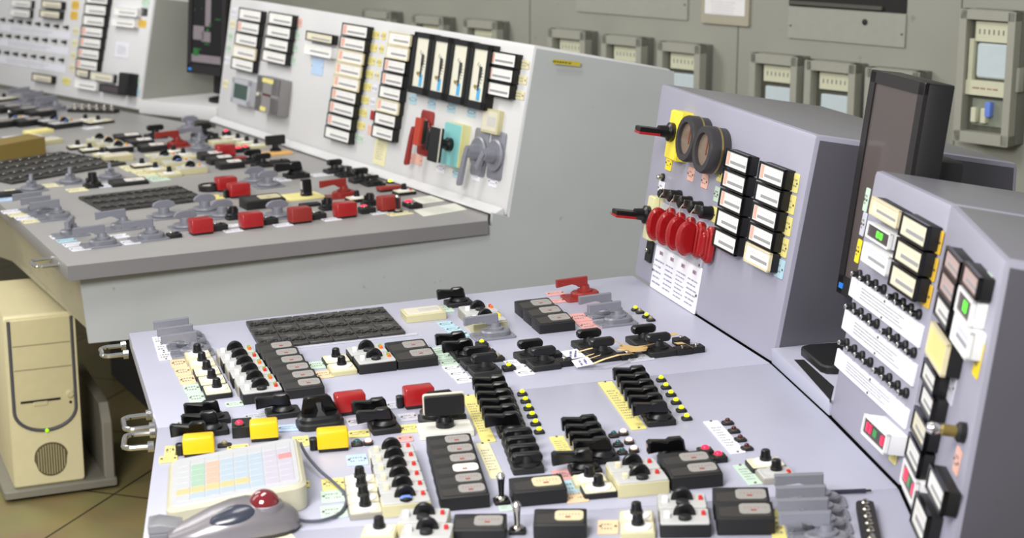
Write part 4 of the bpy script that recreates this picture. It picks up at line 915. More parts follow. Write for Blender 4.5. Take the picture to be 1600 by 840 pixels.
one('cover', F, (375, 253), 'flat faded red cover beside back bar switches', s=.04, w=.06, h=.014, col='faded', latch=0)
stack('bar', F, (399, 255.5), (414, 262), 2, 'black bar switch', 'beside board on orange plate', 'bar switches by the orange plate', s=.046, w=.07, sc=1.1, L=.058)
one('block', F, (441, 257), 'dark block with two buttons beside orange plate', s=.04, w=.06, h=.012)
one('shallow', F, (436, 243), 'orange plate under an upright black board', s=.06, w=.105, h=.008, case='orange')
P = F.at((431, 240)) + F.Z * .0096
thing('board_switch', 'upright black board handle standing on orange plate', 'switch', F.mat(P), [('stem', MB().lathe([(.020, 0), (.020, .008), (.012, .012), (.011, .024)], 16), BLACK, None), ('handle', MB().slab([(x, z + .038) for x, z in rrect(.070, .032, .003, 2)], -.006, .006, .001), BLACKD, None)])
# module 3 of the far desk, at the frame edge
P = G.at((22, 243)) + G.Z * .0005
bx = MB().loft([[(-.20, -.06, 0), (.09, -.06, 0), (.09, .06, 0), (-.20, .06, 0)], [(-.20, -.06, .045), (.09, -.06, .060), (.09, .06, .060), (-.20, .06, .045)]])
pg = MB().box(-.055, 0, .006, .27, .112, .036, .002, 0)
thing('book', 'thick brown covered book lying by the operator edge of far desk', 'book', G.mat(P), [('cover', bx, M((128, 108, 50), .55, bump=.2, scale=20), None), ('page_block', MB().box(.0905, 0, .006, .002, .11, .046, .0005, 0), M((110, 96, 52), .7), None)])
one('shallow', G, (80, 225.5), 'yellowish shallow box behind brown book', s=.07, w=.10, h=.016)
one('shallow', G, (66, 209), 'yellowish shallow box further behind brown book', s=.06, w=.10, h=.012, case='yellow')
stack('ctrl', G, (92, 196), (108, 200), 2, 'black controller with blue button', 'behind brown book', 'blue-button controllers', case='black', btn='blue', w=.12, s=.06)
one('ctrl', G, (28, 193), 'grey controller with blue button at back of far desk edge', s=.06, case='grey', btn='blue', w=.11)
stack('setter', G, (140, 192), (160, 194), 2, 'cream setter with black knob', 'by the back ledge near paper', 'setters by the back ledge', case='black', s=.06, w=.11)
one('setter', G, (12, 158), 'cream setter with black knob below small knob rows', s=.06, w=.10, case='black')
stack('paddle', G, (50, 160), (93, 174), 3, 'large grey paddle switch', 'at the back below panel meters', 'large grey paddles of the far desk', s=.09, sc=1.3)
stack('meter', G, (20, 176), (70, 183), 3, 'black flat meter', 'at back beside large grey paddles', 'flat meters at back by the paddles', w=.11, s=.07, h=.02)
stack('meter', G, (8, 200), (52, 197), 2, 'black flat meter', 'beside silver post behind brown book', 'flat meters behind the book', w=.11, s=.06, h=.02, end='operator edge')
one('toggle', G, (19, 196), 'silver post toggle behind brown book', s=.03, h=.04)
P = G.at((146, 175)) + G.Z * .0005
tb = [('housing', MB().box(0, 0, 0, .05, .22, .012, .01, .002, 4), BLACKD, None)] + [('terminal', MB().lathe([(.012, .012), (.012, .018), (.006, .024), (.004, .030)], 6, 0, .085 - k * .034), STEEL, None) for k in range(6)]
thing('terminal_strip', 'dark strip of six terminals at the back of far desk', 'terminal strip', G.mat(P, 30), tb)
one('plate', G, (35, 214), 'white sheet label under devices behind brown book', yshift=False, w=.12, s=.09)
one('plate', G, (145, 200), 'white label plate before the rear dial setters', yshift=False, w=.07, s=.05)
# ------------------------------------------------------------------ instrument panels
def meas(fr, q, off):
    P = [fr.at(p, off) for p in q]; return (P[1] - P[0]).length, (P[2] - P[1]).length
def meters(fr, p0, p1, n, size, dp, what, ctx, group, end='the top', **kw):
    """a column of meters by the pixel centres of their faces"""
    a, b = fr.at(p0, dp) - fr.Z * dp, fr.at(p1, dp) - fr.Z * dp
    if n > 2:
        pt = (b - a).length / (n - 1); size = (size[0], round(pt * (.965 if fr is P2 or fr is P3 else .94), 4))
    for i in range(n):
        k2 = {k: (v[i % len(v)] if isinstance(v, list) else v) for k, v in kw.items()}
        w_ = what[i % len(what)] if isinstance(what, list) else what
        lab = f'{ORD[i]} {w_} from {end}, {ctx}' if n > 1 else f'{w_} {ctx}'
        place('pmeter', fr, lerp(a, b, i / max(1, n - 1)), lab, group, yshift=False, w=size[0], s=size[1], dp=dp, **k2)
def pplate(fr, p, w, s, col, label, group=None, **kw):
    if fr in (P2, P3) and w < .06: w *= 1.4
    return one('plate', fr, p, label, group, yshift=False, w=w, s=s, col=col, **kw)
def pcol(fr, p0, p1, n, w, s, col, ctx, group, end='the top'):
    a, b = fr.at(p0), fr.at(p1)
    if fr in (P2, P3) and w < .06: w = round(w * 1.4, 4)
    for i in range(n):
        c = col[i % len(col)] if isinstance(col, list) else col
        lab = (f'{ORD[i]} {c} label plate from {end}, {ctx}' if n > 1 else f'{c} label plate {ctx}').replace('gold', 'golden').replace('clear', 'clear plastic')
        place('plate', fr, lerp(a, b, i / max(1, n - 1)), lab, group, yshift=False, w=w, s=s, col=c, seed=i % 3)
# far white panel (P2)
def size(fr, q, dp):
    w_, s_ = meas(fr, q, dp); return round(w_, 4), round(s_, 4)
s1 = size(P2, ((373.7, 13.7), (408.7, 18.7), (406, 32.5)), .024)
print('P2 meter', s1)
meters(P2, (390, 23.5), (378, 101), 5, s1, .024, 'white-faced panel meter', 'column at the edge of the white panel', 'meters at the edge of the white panel', tint=[0, 1, 0, 0, 0], case=['black', 'black', 'black', 'cream', 'black'])
meters(P2, (437.5, 30), (427.5, 89), 4, s1, .024, 'white-faced panel meter', 'second column of the white panel', 'meters in the second column', tint=0)
pcol(P2, (367, 19), (354.5, 94), 5, .03, .03, ['white', 'cream', 'green', 'green', 'white'], 'beside edge meters of white panel', 'labels by the edge meters')
pcol(P2, (467.5, 35), (457.5, 94), 4, .034, .03, ['pink', 'green', 'green', 'green'], 'beside second meter column of white panel', 'labels by the second column')
meters(P2, (498, 58.5), (498, 58.5), 1, s1, .024, 'single black panel meter', 'above the lilac card on the white panel', None, tint=0, face='cream')
meters(P2, (496, 79), (496, 79), 1, (s1[0] * 1.02, s1[1] * 1.1), .024, 'white plastic panel meter', 'just above the lilac card', None, tint=0, case='white')
pplate(P2, (496.5, 104), .095, .058, 'blue', 'lilac blank card below the single white panel meter', n=0)
s3 = size(P2, ((533, 37.5), (573, 43), (570, 58)), .024)
meters(P2, (553.5, 48), (526, 210), 9, s3, .024, 'white-faced panel meter', 'long column of nine on the white panel', 'meters in the column of nine', case=['black', 'black', 'cream', 'cream', 'cream', 'black', 'black', 'black', 'black'], tint=[1, 1, 1, 1, 1, 1, 1, 1, 0])
pcol(P2, (586.5, 54), (561, 216), 9, .04, .024, ['yellow'] * 8 + ['green'], 'beside the column of nine meters', 'labels by the column of nine')
s4 = size(P2, ((606, 52), (640, 59), (637, 72)), .024)
meters(P2, (623.7, 61), (597, 207.5), 8, s4, .024, 'white-faced panel meter', 'column of eight beside dial gauges', 'meters in the column of eight', case=['cream', 'cream', 'black', 'black', 'black', 'cream', 'black', 'black'], tint=[0, 0, 1, 1, 0, 1, 0, 0])
pcol(P2, (600, 56), (583, 159), 6, .02, .024, ['yellow', 'yellow', 'yellow', 'cream', 'white', 'white'], 'squeezed before the column of eight meters', 'labels by the column of eight')
pplate(P2, (582, 180), .018, .03, 'redhard', 'small red plate squeezed before the column of eight meters', n=0, scr=0)
pplate(P2, (578, 203), .018, .03, 'pink', 'small pink plate squeezed before the column of eight meters', n=0, scr=0)
# upright dial gauges
ga, gb = P2.at((656, 99), .030), P2.at((746, 119), .030)
def dial_gauge(P, label):
    w_, h_ = (gb - ga).length / 3 * .97, .185; d_ = .030; kk = w_ / .066
    case = MB().box(0, 0, 0, w_, h_, d_ - .006, .003, .001)
    fr_ = MB()
    for cx, cy, ww, dd in ((0, h_ / 2 - .008, w_, .016), (0, -h_ / 2 + .011, w_, .022), (-w_ / 2 + .009, 0, .018, h_), (w_ / 2 - .009, 0, .018, h_)): fr_.box(cx, cy, d_ - .008, ww, dd, .008, .002, .001, 1)
    dial = MB().box(0, .003, d_ - .0065, w_ - .034, h_ - .034, .002, .001, 0)
    arc = MB()
    for a in range(-60, 61, 12):
        c_, s_ = math.cos(R(a)), math.sin(R(a)); arc.hull([(-.028 + r * c_ - t * s_, r * s_ + t * c_, d_ - .0042) for r, t in ((.036, -.0012), (.046, -.0012), (.046, .0012), (.036, .0012))], [(0, 1, 2, 3)])
    arc.loft([[(-.028 + .036 * math.cos(R(a)), .036 * math.sin(R(a)), d_ - .0042), (-.028 + .0375 * math.cos(R(a)), .0375 * math.sin(R(a)), d_ - .0042)] for a in range(-62, 63, 8)], False, False, False)
    nd = MB().box(.004, -.016, d_ - .004, .006, .05, .0015, .002, 0); nd.box(.006, .012, d_ - .004, .011, .034, .0015, .004, 0)
    hub = MB().box(-.008, -.03, d_ - .004, .010, .010, .003, .004, .001)
    bl_ = MB().box(.010, -.050, d_ - .0042, .018, .036, .0008, .001, 0)
    for q_ in (arc, nd, hub): q_.xf(Matrix.Scale(kk * .8, 4, (1, 0, 0)))
    thing('dial_gauge', label, 'gauge', P2.mat(P + P2.Z * .0004), [('case', case, BLACKD, None), ('bezel', fr_, BLACK, None), ('dial', dial, M((226, 224, 206), .3), None), ('scale', arc, M((110, 104, 100), .6), 2), ('needle', nd, M((60, 60, 60), .4), 2), ('hub', hub, M((150, 134, 70), .4), 2), ('zone_mark', bl_, M((80, 170, 220), .5), 2)], 'upright dial gauges')
for i in range(4): dial_gauge(lerp(ga, gb, i / 3) - P2.Z * .030, f'{ORD[i]} upright black dial gauge from the meter column of eight')
pcol(P2, (646, 155), (737.5, 175), 4, .034, .030, 'cyan', 'below the four upright dial gauges', 'labels under the dial gauges', 'the meter column')
s5 = size(P2, ((764, 80.5), (805, 89), (802, 106)), .024)
meters(P2, (784.5, 92.5), (776, 139.5), 3, s5, .024, 'red-tipped panel meter', 'column beside upright dial gauges', 'meters beside the dial gauges', tint=1)
pcol(P2, (820, 100.5), (812, 148.5), 3, .034, .024, 'cream', 'at the end edge of the white panel', 'labels at the end edge')
one('shallow', P2, (773, 190), 'cream flat box with ruled lines below red-tipped meters', yshift=False, s=.068, w=.092, h=.016)
pplate(P2, (594.5, 237), .085, .085, 'cream', 'cream note sheet below the meter column of eight', n=7, scr=0)
# rotary switches of the white panel
def pswitch(fr, px, col, label, hd=200, tilt=0, hs=1.0, group='rotary switches on the white panel'):
    P = fr.at(px) + fr.Z * .0004; g = {'red': REDD, 'grey': GREYM}[col]
    base = MB().box(0, 0, 0, .062, .105, .006, .008, .002, 3)
    ring = MB().lathe([(.033, .006), (.035, .016), (.031, .020), (.026, .018)], 24)
    hub = MB().lathe([(.018, .016), (.017, .034), (.014, .050), (.013, .064)], 18)
    h = MB().slab([(x, z) for x, z in ((-.078, .052), (-.080, .070), (-.01, .074), (.012, .070), (.012, .054), (-.012, .058))], -.007, .007, .003)
    h.xf(Matrix.Rotation(R(hd), 4, 'Z') @ Matrix.Scale(hs, 4, (1, 0, 0)))
    for q_ in (base, ring, hub, h): q_.xf(Matrix.Diagonal((1.3, 1.3, .72, 1)))
    thing('rotary_switch', label, 'switch', fr.mat(P), [('base_plate', base, g, None), ('ring', ring, g, None), ('hub', hub, g, None), ('handle', h, g, None)], group)
pswitch(P2, (666, 208), 'red', 'red rotary switch on the white panel', 80)
P = P2.at((649, 205), .075) - P2.Z * .075
thing('flag_plate', 'flat red flag plate with black side standing off the white panel', 'plate', P2.mat(P + P2.Z * .0004), [('stem', MB().box(.004, 0, .003, .012, .02, .057, .003, .001), BLACKD, None), ('plate', MB().box(0, 0, .06, .035, .082, .010, .002, .001), M((178, 60, 40), .45), None), ('backing', MB().box(.002, 0, .045, .033, .07, .014, .002, .001), BLACKD, None)])
pplate(P2, (651, 249), .075, .03, 'pink', 'pink label plate below the red rotary switch', n=0)
P = P2.at((719, 227)) + P2.Z * .0004
thing('key_switch_box', 'cyan and cream box carrying a large black paddle knob', 'switch', P2.mat(P), [('case', MB().box(0, 0, 0, .10, .125, .030, .004, .002), M((212, 210, 150), .5), None), ('face_plate', MB().box(0, 0, .030, .098, .123, .002, .004, .001), M((130, 196, 196), .5), None), ('hub', MB().lathe([(.02, .032), (.02, .045), (.015, .050), (.014, .075)], 18), BLACK, None),
      ('handle', MB().box(0, -.004, .075, .060, .10, .014, .003, .002), BLACKD, None), ('handle_rim', MB().box(0, -.004, .083, .062, .102, .004, .003, .001), M((206, 202, 190), .5), 3)])
P = P2.at((695, 220)) + P2.Z * .0004
thing('bar_selector', 'slim black bar knob beside the cyan box', 'knob', P2.mat(P), [('stem', MB().lathe([(.016, 0), (.016, .012), (.010, .016), (.010, .045)], 16), BLACKD, None), ('grip', MB().box(0, 0, .045, .020, .066, .016, .008, .004, 4), BLACK, None)])
pswitch(P2, (751, 238), 'grey', 'grey rotary switch with handle hanging down, first of two', 78)
pswitch(P2, (777, 243), 'grey', 'grey rotary switch pointing outward at the white panel end', 60, hs=.5)
for p, c, t in (((689.5, 262), 'white', 'white label plate below the slim bar knob'), ((714.5, 270), 'cyan', 'cyan label plate below the cyan box'), ((744.5, 274), 'white', 'white label plate below first grey rotary switch'), ((771, 284), 'white', 'white label plate below grey rotary switch at panel end')): pplate(P2, p, .034, .030, c, t)
def screen_box(fr, q, dp, label, case, face, inset=.11, extra=None):
    w_, h_ = meas(fr, q, dp); c = sum((fr.at(p, dp) for p in (q[0], q[2])), Vector()) / 2 - fr.Z * dp
    b = MB().box(0, 0, 0, w_, h_, dp - .004, .004, .002); z = MB(); m = w_ * inset
    for cx, cy, ww, dd in ((0, h_ / 2 - m / 2, w_, m), (0, -h_ / 2 + m / 2, w_, m), (-w_ / 2 + m / 2, 0, m, h_), (w_ / 2 - m / 2, 0, m, h_)): z.box(cx, cy, dp - .006, ww, dd, .006, .001, .001, 1)
    ps = [('case', b, case, None), ('bezel', z, case, None), ('screen', MB().box(0, 0, dp - .005, w_ - m * 1.8, h_ - m * 1.8, .002, .001, 0), face, None)]
    return thing('display', label, 'display', fr.mat(c + fr.Z * .0004), ps + (extra(w_, h_, dp) if extra else []))
screen_box(P2, ((365, 122), (393, 127), (386, 165)), .03, 'small grey-framed display with dark green screen', M((176, 178, 184), .45), M((54, 78, 68), .2))
def brk(w_, h_, dp): return [('label_patch', MB().box(0, h_ * .40, dp, w_ * .5, h_ * .12, .001, .001, 0), PC['yellow'], None), ('label_patch', MB().box(-w_ * .1, -h_ * .40, dp, w_ * .25, h_ * .12, .001, .001, 0), PC['yellow'], None), ('button', MB().lathe([(.007, dp), (.007, dp + .004), (.004, dp + .006)], 12, -w_ * .38, -.005), CREAM, None)]
screen_box(P2, ((403, 118), (437, 124), (430, 180)), .05, 'grey breaker box with dark red window', M((132, 130, 130), .5), M((92, 40, 36), .25), .30, brk)
pplate(P2, (353, 131), .03, .032, 'cream', 'cream label plate before the green-screen display')
pplate(P2, (449, 151), .03, .032, 'white', 'white label plate beside the grey breaker box')
# far-left panel (P3)
sg = size(P3, ((132, 21), (166, 27), (164, 40)), .024)
meters(P3, (151, -2), (135, 101), 7, sg, .024, 'white-faced panel meter', 'dark column beside the knob rows', 'meters in the dark column', tint=[0, 0, 0, 1, 1, 1, 1])
meters(P3, (32, 5), (30, 20), 2, sg, .024, 'panel meter', 'above the rows of small knobs', 'meters above the knob rows', tint=0, case='grey')
meters(P3, (80, 7), (77, 22), 2, sg, .024, 'panel meter', 'between yellow cards and knob rows', 'meters by the yellow cards', tint=0, face='cream')
pcol(P3, (118, 8), (116, 24), 2, .06, .035, 'gold', 'before the dark meter column', 'yellow cards')
meters(P3, (196, 18), (192, 35), 2, sg, .024, 'white plastic panel meter', 'high at the panel edge by the monitor', 'white meters at the panel edge', tint=0, case='white')
pplate(P3, (225, 19), .04, .03, 'black', 'small black plate at the panel edge by the monitor')
pplate(P3, (223, 37), .04, .03, 'gold', 'small golden plate at the panel edge by the monitor')
pplate(P3, (228, 4), .04, .04, 'green', 'small green plate at the panel edge by the monitor')
pplate(P3, (191, 78), .105, .062, 'white', 'white card at the panel edge by the monitor', scr=0, n=5)
meters(P3, (65, 122), (65, 122), 1, sg, .024, 'lone panel meter', 'low below the rows of small knobs', None, tint=0, face='cream')
meters(P3, (158, 120), (158, 120), 1, sg, .024, 'panel meter', 'low below the dark column beside black box', None, tint=0, face='cream', case='grey')
meters(P3, (128, 114), (128, 114), 1, (sg[0] * .6, sg[1]), .024, 'small panel meter', 'ending the dark column', None, tint=0, face='cream')
meters(P3, (133, 132), (133, 132), 1, (sg[0], sg[1] * 1.1), .024, 'white plastic panel meter', 'lowest below the dark column', None, tint=0, case='white')
meters(P3, (172, 139), (172, 139), 1, sg, .024, 'dark panel meter', 'lowest beside the black box', None, tint=0, face='dark', band=0)
P = P3.at((192, 131), .05) - P3.Z * .05
thing('relay_box', 'black relay box at the foot of the far panel', 'box', P3.mat(P + P3.Z * .0004), [('case', MB().box(0, 0, 0, .07, .09, .05, .004, .002), BLACKD, None), ('lid', MB().box(0, 0, .05, .06, .08, .004, .003, .001), SOOT, None)])
pplate(P3, (214, 125), .04, .03, 'green', 'pale green plate beside the black relay box')
pplate(P3, (213, 143), .04, .035, 'cyan', 'cyan plate beside the black relay box')
pplate(P3, (104, 127), .07, .03, 'yellow', 'tan label plate beside the lone low meter')
def knobrow(fr, p0, p1, n, what, ctx, group, end, r=.006, h=.02, skirt=.009, col='black'):
    a, b = fr.at(p0), fr.at(p1)
    for i in range(n): place('knob', fr, lerp(a, b, i / (n - 1)), f'{ORD[i]} {what} from {end}, {ctx}', group, yshift=False, r=r, h=h, skirt=skirt, col=col)
for k, (p0, p1, nm) in enumerate((((7, 31), (106, 43), 'top'), ((3, 55), (103, 66), 'middle'), ((0, 81), (99, 94), 'bottom'))):
    knobrow(P3, p0, p1, 8, 'small knob', f'{nm} row of the far-off panel'.replace('far-off', 'yellow-card'), f'{nm} knob row of the yellow-card panel', 'the operator edge', .007, .022, .009)
    dy = 12.5
    strip(P3, ((p0[0] - 6, p0[1] + dy - 6), (p1[0] + 4, p1[1] + dy - 6), (p1[0] + 2, p1[1] + dy + 5), (p0[0] - 8, p0[1] + dy + 5)), 'white', f'white label strip under the {nm} knob row of the yellow-card panel', n=2, scr=1)
pcol(P3, (119, 49), (113, 106), 4, .03, .03, 'cream', 'between knob rows and dark meter column', 'labels by the dark column')

# ---- near panel with red knobs (PA)
PAs = size(PA, ((1133.8, 231), (1169, 246.7), (1164.6, 273.8)), .024)
print('PA meter', PAs)
meters(PA, (1150, 252), (1131.5, 377), 5, PAs, .024, 'panel meter', 'inner column behind red knobs', 'inner meter column', tint=[1, 1, 1, 0, 0])
PAt = size(PA, ((1181, 251), (1229, 267), (1224, 294)), .024)
meters(PA, (1204, 273), (1182, 401), 5, PAs, .024, ['black panel meter'] * 4 + ['cream-cased panel meter'], 'outer column by the dark side', 'outer meter column', tint=[1, 0, 1, 1, 0], case=['black'] * 4 + ['cream'])
pcol(PA, (1130.5, 240), (1111, 366), 5, .024, .032, ['yellow', 'yellow', 'green', 'yellow', 'green'], 'before the inner meter column', 'labels of the inner meter column')
pcol(PA, (1241.5, 285), (1218.5, 419), 5, .040, .036, ['yellow', 'yellow', 'yellow', 'yellow', 'cyan'], 'behind the outer meter column', 'labels of the outer meter column')
def handle_box(px, dp, w_, h_, label, cm, cf, hx):
    P = PA.at(px, dp) - PA.Z * dp + PA.Z * .0004
    red = MB().box(0, 0, 0, .03, .085, .012, .006, .002, 3)
    hd = MB().slab([(-.016, 0), (-.016, .052), (.016, .052), (.016, 0)], -.0055, .0055, .002); hr = MB().slab([(-.0165, .004), (-.0165, .0525), (.0165, .0525), (.0165, .004)], -.0105, -.005, .001)
    mt = Matrix.Translation((-.002, .006, dp + .030))
    hd.xf(mt); hr.xf(mt)
    hub = MB().lathe([(.021, dp), (.021, dp + .010), (.014, dp + .014), (.012, dp + .034)], 20, -.002, .006)
    thing('handle_switch', label, 'switch', PA.mat(P), [('case', MB().box(0, 0, 0, w_, h_, dp - .002, .003, .002), cm, None), ('cover', MB().box(0, 0, dp - .002, w_ * .96, h_ * .97, .002, .003, .001), cf, None), ('hub', hub, BLACK, None), ('handle', hd, BLACK, None), ('handle_face', hr, RED, 3, 'red underside of the handle')], 'red and black handle switches')
handle_box((1051, 211), .030, .060, .108, 'red and black handle switch on yellow box', M((232, 214, 60), .4), M((240, 222, 70), .35), 0)
handle_box((1013, 340), .024, .036, .100, 'red and black handle switch on cream box by red knobs', M((206, 204, 150), .4), M((214, 212, 166), .35), 0)
pplate(PA, (1046, 255), .034, .032, 'bright', 'bright yellow label plate below the yellow handle switch box')
one('knob', PA, (1068, 184), 'small black cap knob above round gauges beside yellow box', yshift=False, r=.010, h=.022, skirt=.011)
# round gauges
def round_gauge(px, label):
    P = PA.at(px, .045) - PA.Z * .045 + PA.Z * .0004; r = .0500
    body = MB().lathe([(r * .97, 0), (r * .97, .02), (r, .022), (r, .040), (r * .95, .046), (r * .70, .046), (r * .68, .038)], 36)
    trim = MB().lathe([(r * 1.005, .018), (r * 1.01, .019), (r * 1.01, .0215), (r * 1.005, .0225)], 36)
    dial = MB().lathe([(r * .70, .030), (r * .70, .0385), (0.0005, .0385)], 36)
    sc_ = MB()
    for a in range(-45, 226, 27): sc_.hull([(rr_ * math.cos(R(a)) - t * math.sin(R(a)), rr_ * math.sin(R(a)) + t * math.cos(R(a)), .0388) for rr_, t in ((.032, -.0008), (.040, -.0008), (.040, .0008), (.032, .0008))], [(0, 1, 2, 3)])
    nd = MB().box(.010, .012, .0388, .004, .044, .001, .001, 0)
    thing('round_gauge', label, 'gauge', PA.mat(P), [('case', body, M((52, 50, 52), .4), None), ('trim_ring', trim, M((170, 150, 100), .3, .8), 0), ('dial', dial, M((122, 106, 90), .16), None), ('scale', sc_, M((70, 62, 56), .6), 2), ('needle', nd, M((120, 60, 40), .4), 2)], 'round gauges')  # dial colour carries the brownish reflection of the glass
round_gauge((1070, 216), 'round black gauge beside the yellow box'); round_gauge((1097, 233), 'round black gauge closer to the panel meters')
pplate(PA, (1080.5, 272), .034, .030, 'pink', 'pinkish label plate below the first round gauge'); pplate(PA, (1102, 283), .034, .030, 'pink', 'pinkish label plate below the second round gauge')
one('knob', PA, (1037, 277), 'small white-tipped button above the white plate by key knobs', yshift=False, r=.007, h=.016, skirt=.009, col='steel')
pplate(PA, (1034, 294), .034, .032, 'white', 'white label plate below the white-tipped button')
# key knobs and red knobs on a clear board
bq = [(1014, 316), (1101, 354), (1093, 413), (1024, 381)]
bP = [PA.at(p, .006) for p in ((1030, 318), (1105, 352), (1094, 414), (1018, 382))]
kx = [(1040, 303), (1055, 306.5), (1071, 316), (1087.5, 324), (1104.5, 332)]
for i, p in enumerate(kx):
    P = PA.at(p, .012) - PA.Z * .012 + PA.Z * .0004
    rr_ = .010 if i == 0 else .0135
    ps = [('lock', MB().lathe([(rr_ * 1.1, 0), (rr_ * 1.1, .006), (rr_, .010), (rr_, .026), (rr_ * .7, .029)], 18), BLACK, None)]
    if i: ps += [('key', MB().box(0, .006, .029, .003, .016, .012, .001, .0005, 1), STEEL, None), ('key_string', MB().tube([(0, .010, .038), (-.012, -.006, .042), (-.026, -.032, .034), (-.034, -.05, .032)], .0011, 6), M((196, 184, 160), .7), None)]
    thing('key_lock', f'{ORD[i]} black key lock from the operator side above the red knobs', 'lock', PA.mat(P), ps, 'black key locks')
bx_ = (bP[0] + bP[2]) / 2 - PA.Z * .006; bw, bh = (bP[1] - bP[0]).length, (bP[3] - bP[0]).length
thing('backing_board', 'pale clear board carrying the five red knobs', 'board', PA.mat(bx_ + PA.Z * .0004), [('board', MB().box(0, 0, 0, bw, bh, .005, .004, .001), M((176, 176, 184), .2), None)] + [('screw', MB().lathe([(.003, .005), (.003, .0065), (.001, .007)], 8, sx * (bw / 2 - .006), sy * (bh / 2 - .006)), SCREW, None) for sx in (-1, 1) for sy in (-1, 1)])
ra, rb = PA.at((1030, 350), .035), PA.at((1093, 381), .035)
for i in range(5):
    P = lerp(ra, rb, i / 4) - PA.Z * .035 + PA.Z * .0080
    collar = MB().prism(rrect(.032, .078, .016, 6), 0, .012, .003)
    ring = MB().prism(rrect(.027, .066, .0135, 6), .012, .018, .002)
    grip = MB().side([(-.030, .016)] + [(.037 * math.cos(R(a)), .034 + .022 * math.sin(R(a))) for a in range(200, -21, -12)] + [(.030, .016)], -.0085, .0085, .0045) if i < 4 else MB().prism(rrect(.016, .050, .008, 5), .018, .024, .002)
    thing('oval_selector', f'{ORD[i]} red oval knob from the operator side on the clear board' + ('' if i < 4 else ', lacking its grip'), 'knob', PA.mat(P), [('collar', collar, RED, None), ('ring', ring, M((150, 24, 26), .3), None), ('grip', grip, M((150, 22, 26), .22, coat=.5), None)], 'red oval knobs')
one('block', PA, (1017, 392), 'dark grid block of small buttons beside white placard', yshift=False, s=.05, w=.034, h=.006, n=2)
# placard with four columns of print
pq = [PA.at(p) for p in ((1029, 383), (1100, 417), (1086, 490), (1016, 447))]
pc_ = sum(pq, Vector()) / 4; pw = ((pq[1] - pq[0]).length + (pq[2] - pq[3]).length) / 2; ph = ((pq[3] - pq[0]).length + (pq[2] - pq[1]).length) / 2
pfr = Frame(pc_, (pq[1] - pq[0]) + (pq[2] - pq[3]), (pq[0] - pq[3]) + (pq[1] - pq[2]))
txt = MB(); hd_ = MB()
for k in range(4):
    cx = (-.37 + k * .245) * pw; letters(pw * .235, ph * .62, (5, 6, 7, 6)[k], .0035, 20 + k, fill=.85, th=.32, cx=cx, cy=-ph * .10, mb=txt)
    letters(pw * .1, ph * .12, 1, .0035, 3, fill=.9, th=.7, cx=cx + pw * .02, cy=ph * .34, mb=hd_)
thing('placard', 'white placard with four columns of small print below the red knobs', 'placard', PA.mat(pc_ + PA.Z * .0004), [('board', MB().box(0, 0, 0, pw, ph, .003, .003, .0008), M((232, 232, 238), .3), None), ('lettering', txt, M((140, 138, 168), .7), None), ('heading', hd_, M((140, 90, 120), .7), None)] + [('screw', MB().lathe([(.003, .003), (.003, .005), (.001, .006)], 8, sx * (pw / 2 - .004), -.01), SCREW, None) for sx in (-1, 1)])

# ---- near panel with knob rows (PB) and its turn (PCf)
s_ = lambda fr, q, dp: size(fr, q, dp)
b1s = s_(PB, ((1361.5, 306.6), (1404.7, 327.6), (1399.5, 356)), .024)
meters(PB, (1380.6, 331), (1380.6, 331), 1, (b1s[0], b1s[1]), .024, 'large ivory-cased recorder meter', 'at the top corner of the knob-row panel', None, case='cream', tint=0, face='cream')
b2s = s_(PB, ((1355, 344.6), (1390, 364), (1385, 389)), .024)
meters(PB, (1371, 367), (1371, 367), 1, b2s, .024, 'white-framed meter with glowing green digits', 'on the knob-row panel', None, case='white', tint=0, face='dark', digits='green', band=0)
b3s = s_(PB, ((1349.7, 374.7), (1387.7, 401), (1382.5, 432)), .024)
meters(PB, (1366, 403.5), (1366, 403.5), 1, b3s, .024, 'white plastic meter', 'below the green digit meter', None, case='white', tint=0, face='lilac')
b4s = s_(PB, ((1406, 337), (1448, 355), (1442, 387)), .024)
meters(PB, (1426, 360), (1409.5, 439), 3, b4s, .024, 'black-framed meter', 'column on the knob-row panel', 'black-framed meters on the knob-row panel', tint=0, face='cream')
pcol(PB, (1466, 377), (1449, 461), 3, .034, .036, 'gold', 'between meter columns of the knob-row panel', 'golden label plates')
for p, c in (((1355, 312), 'green'), ((1350, 350), 'clear'), ((1342, 392), 'bright')): pplate(PB, p, .018, .04, c, {'green': 'pale green', 'clear': 'clear plastic', 'bright': 'bright yellow'}[c] + ' plate at the monitor side edge of the knob-row panel')
def kn(row, p0, pm, pn, p1):
    ctxt = f'{row} row of the near knob-row panel'
    a = [lerp(PB.at(p0), PB.at(pm), k / 3) for k in range(4)] + [lerp(PB.at(pn), PB.at(p1), k / 3) for k in range(4)]
    for i, P in enumerate(a): place('knob', PB, P, f'{ORD[i]} dark toggle knob from the monitor side, {ctxt}', f'{row} knob row', yshift=False, r=.0058, h=.017, skirt=.0085, col='tip')
kn('top', (1345, 429), (1383, 452), (1401, 465), (1438, 491)); kn('middle', (1335, 480), (1372, 506), (1391, 519), (1430, 551)); kn('bottom', (1325, 536), (1362, 566), (1379, 580), (1418, 614))
for nm, q in (('top', ((1334, 434), (1446, 505), (1440, 541), (1327, 463))), ('middle', ((1322, 487), (1436, 564), (1430, 601), (1317, 516))), ('bottom', ((1310, 547), (1424, 636), (1418, 668), (1306, 573)))):
    strip(PB, q, 'white', f'white label strip below the {nm} knob row', n=4, t=.003)
bd = s_(PB, ((1351, 649), (1397, 681), (1390, 713)), .035)
meters(PB, (1365, 677), (1365, 677), 1, (bd[0] * .82, bd[1]), .035, 'white-framed box with glowing red digits', 'below the knob rows', None, case='white', tint=0, face='dark', digits='red', band=0)
pplate(PB, (1399, 703), .03, .04, 'yellow', 'cream plate beside the red digit box')
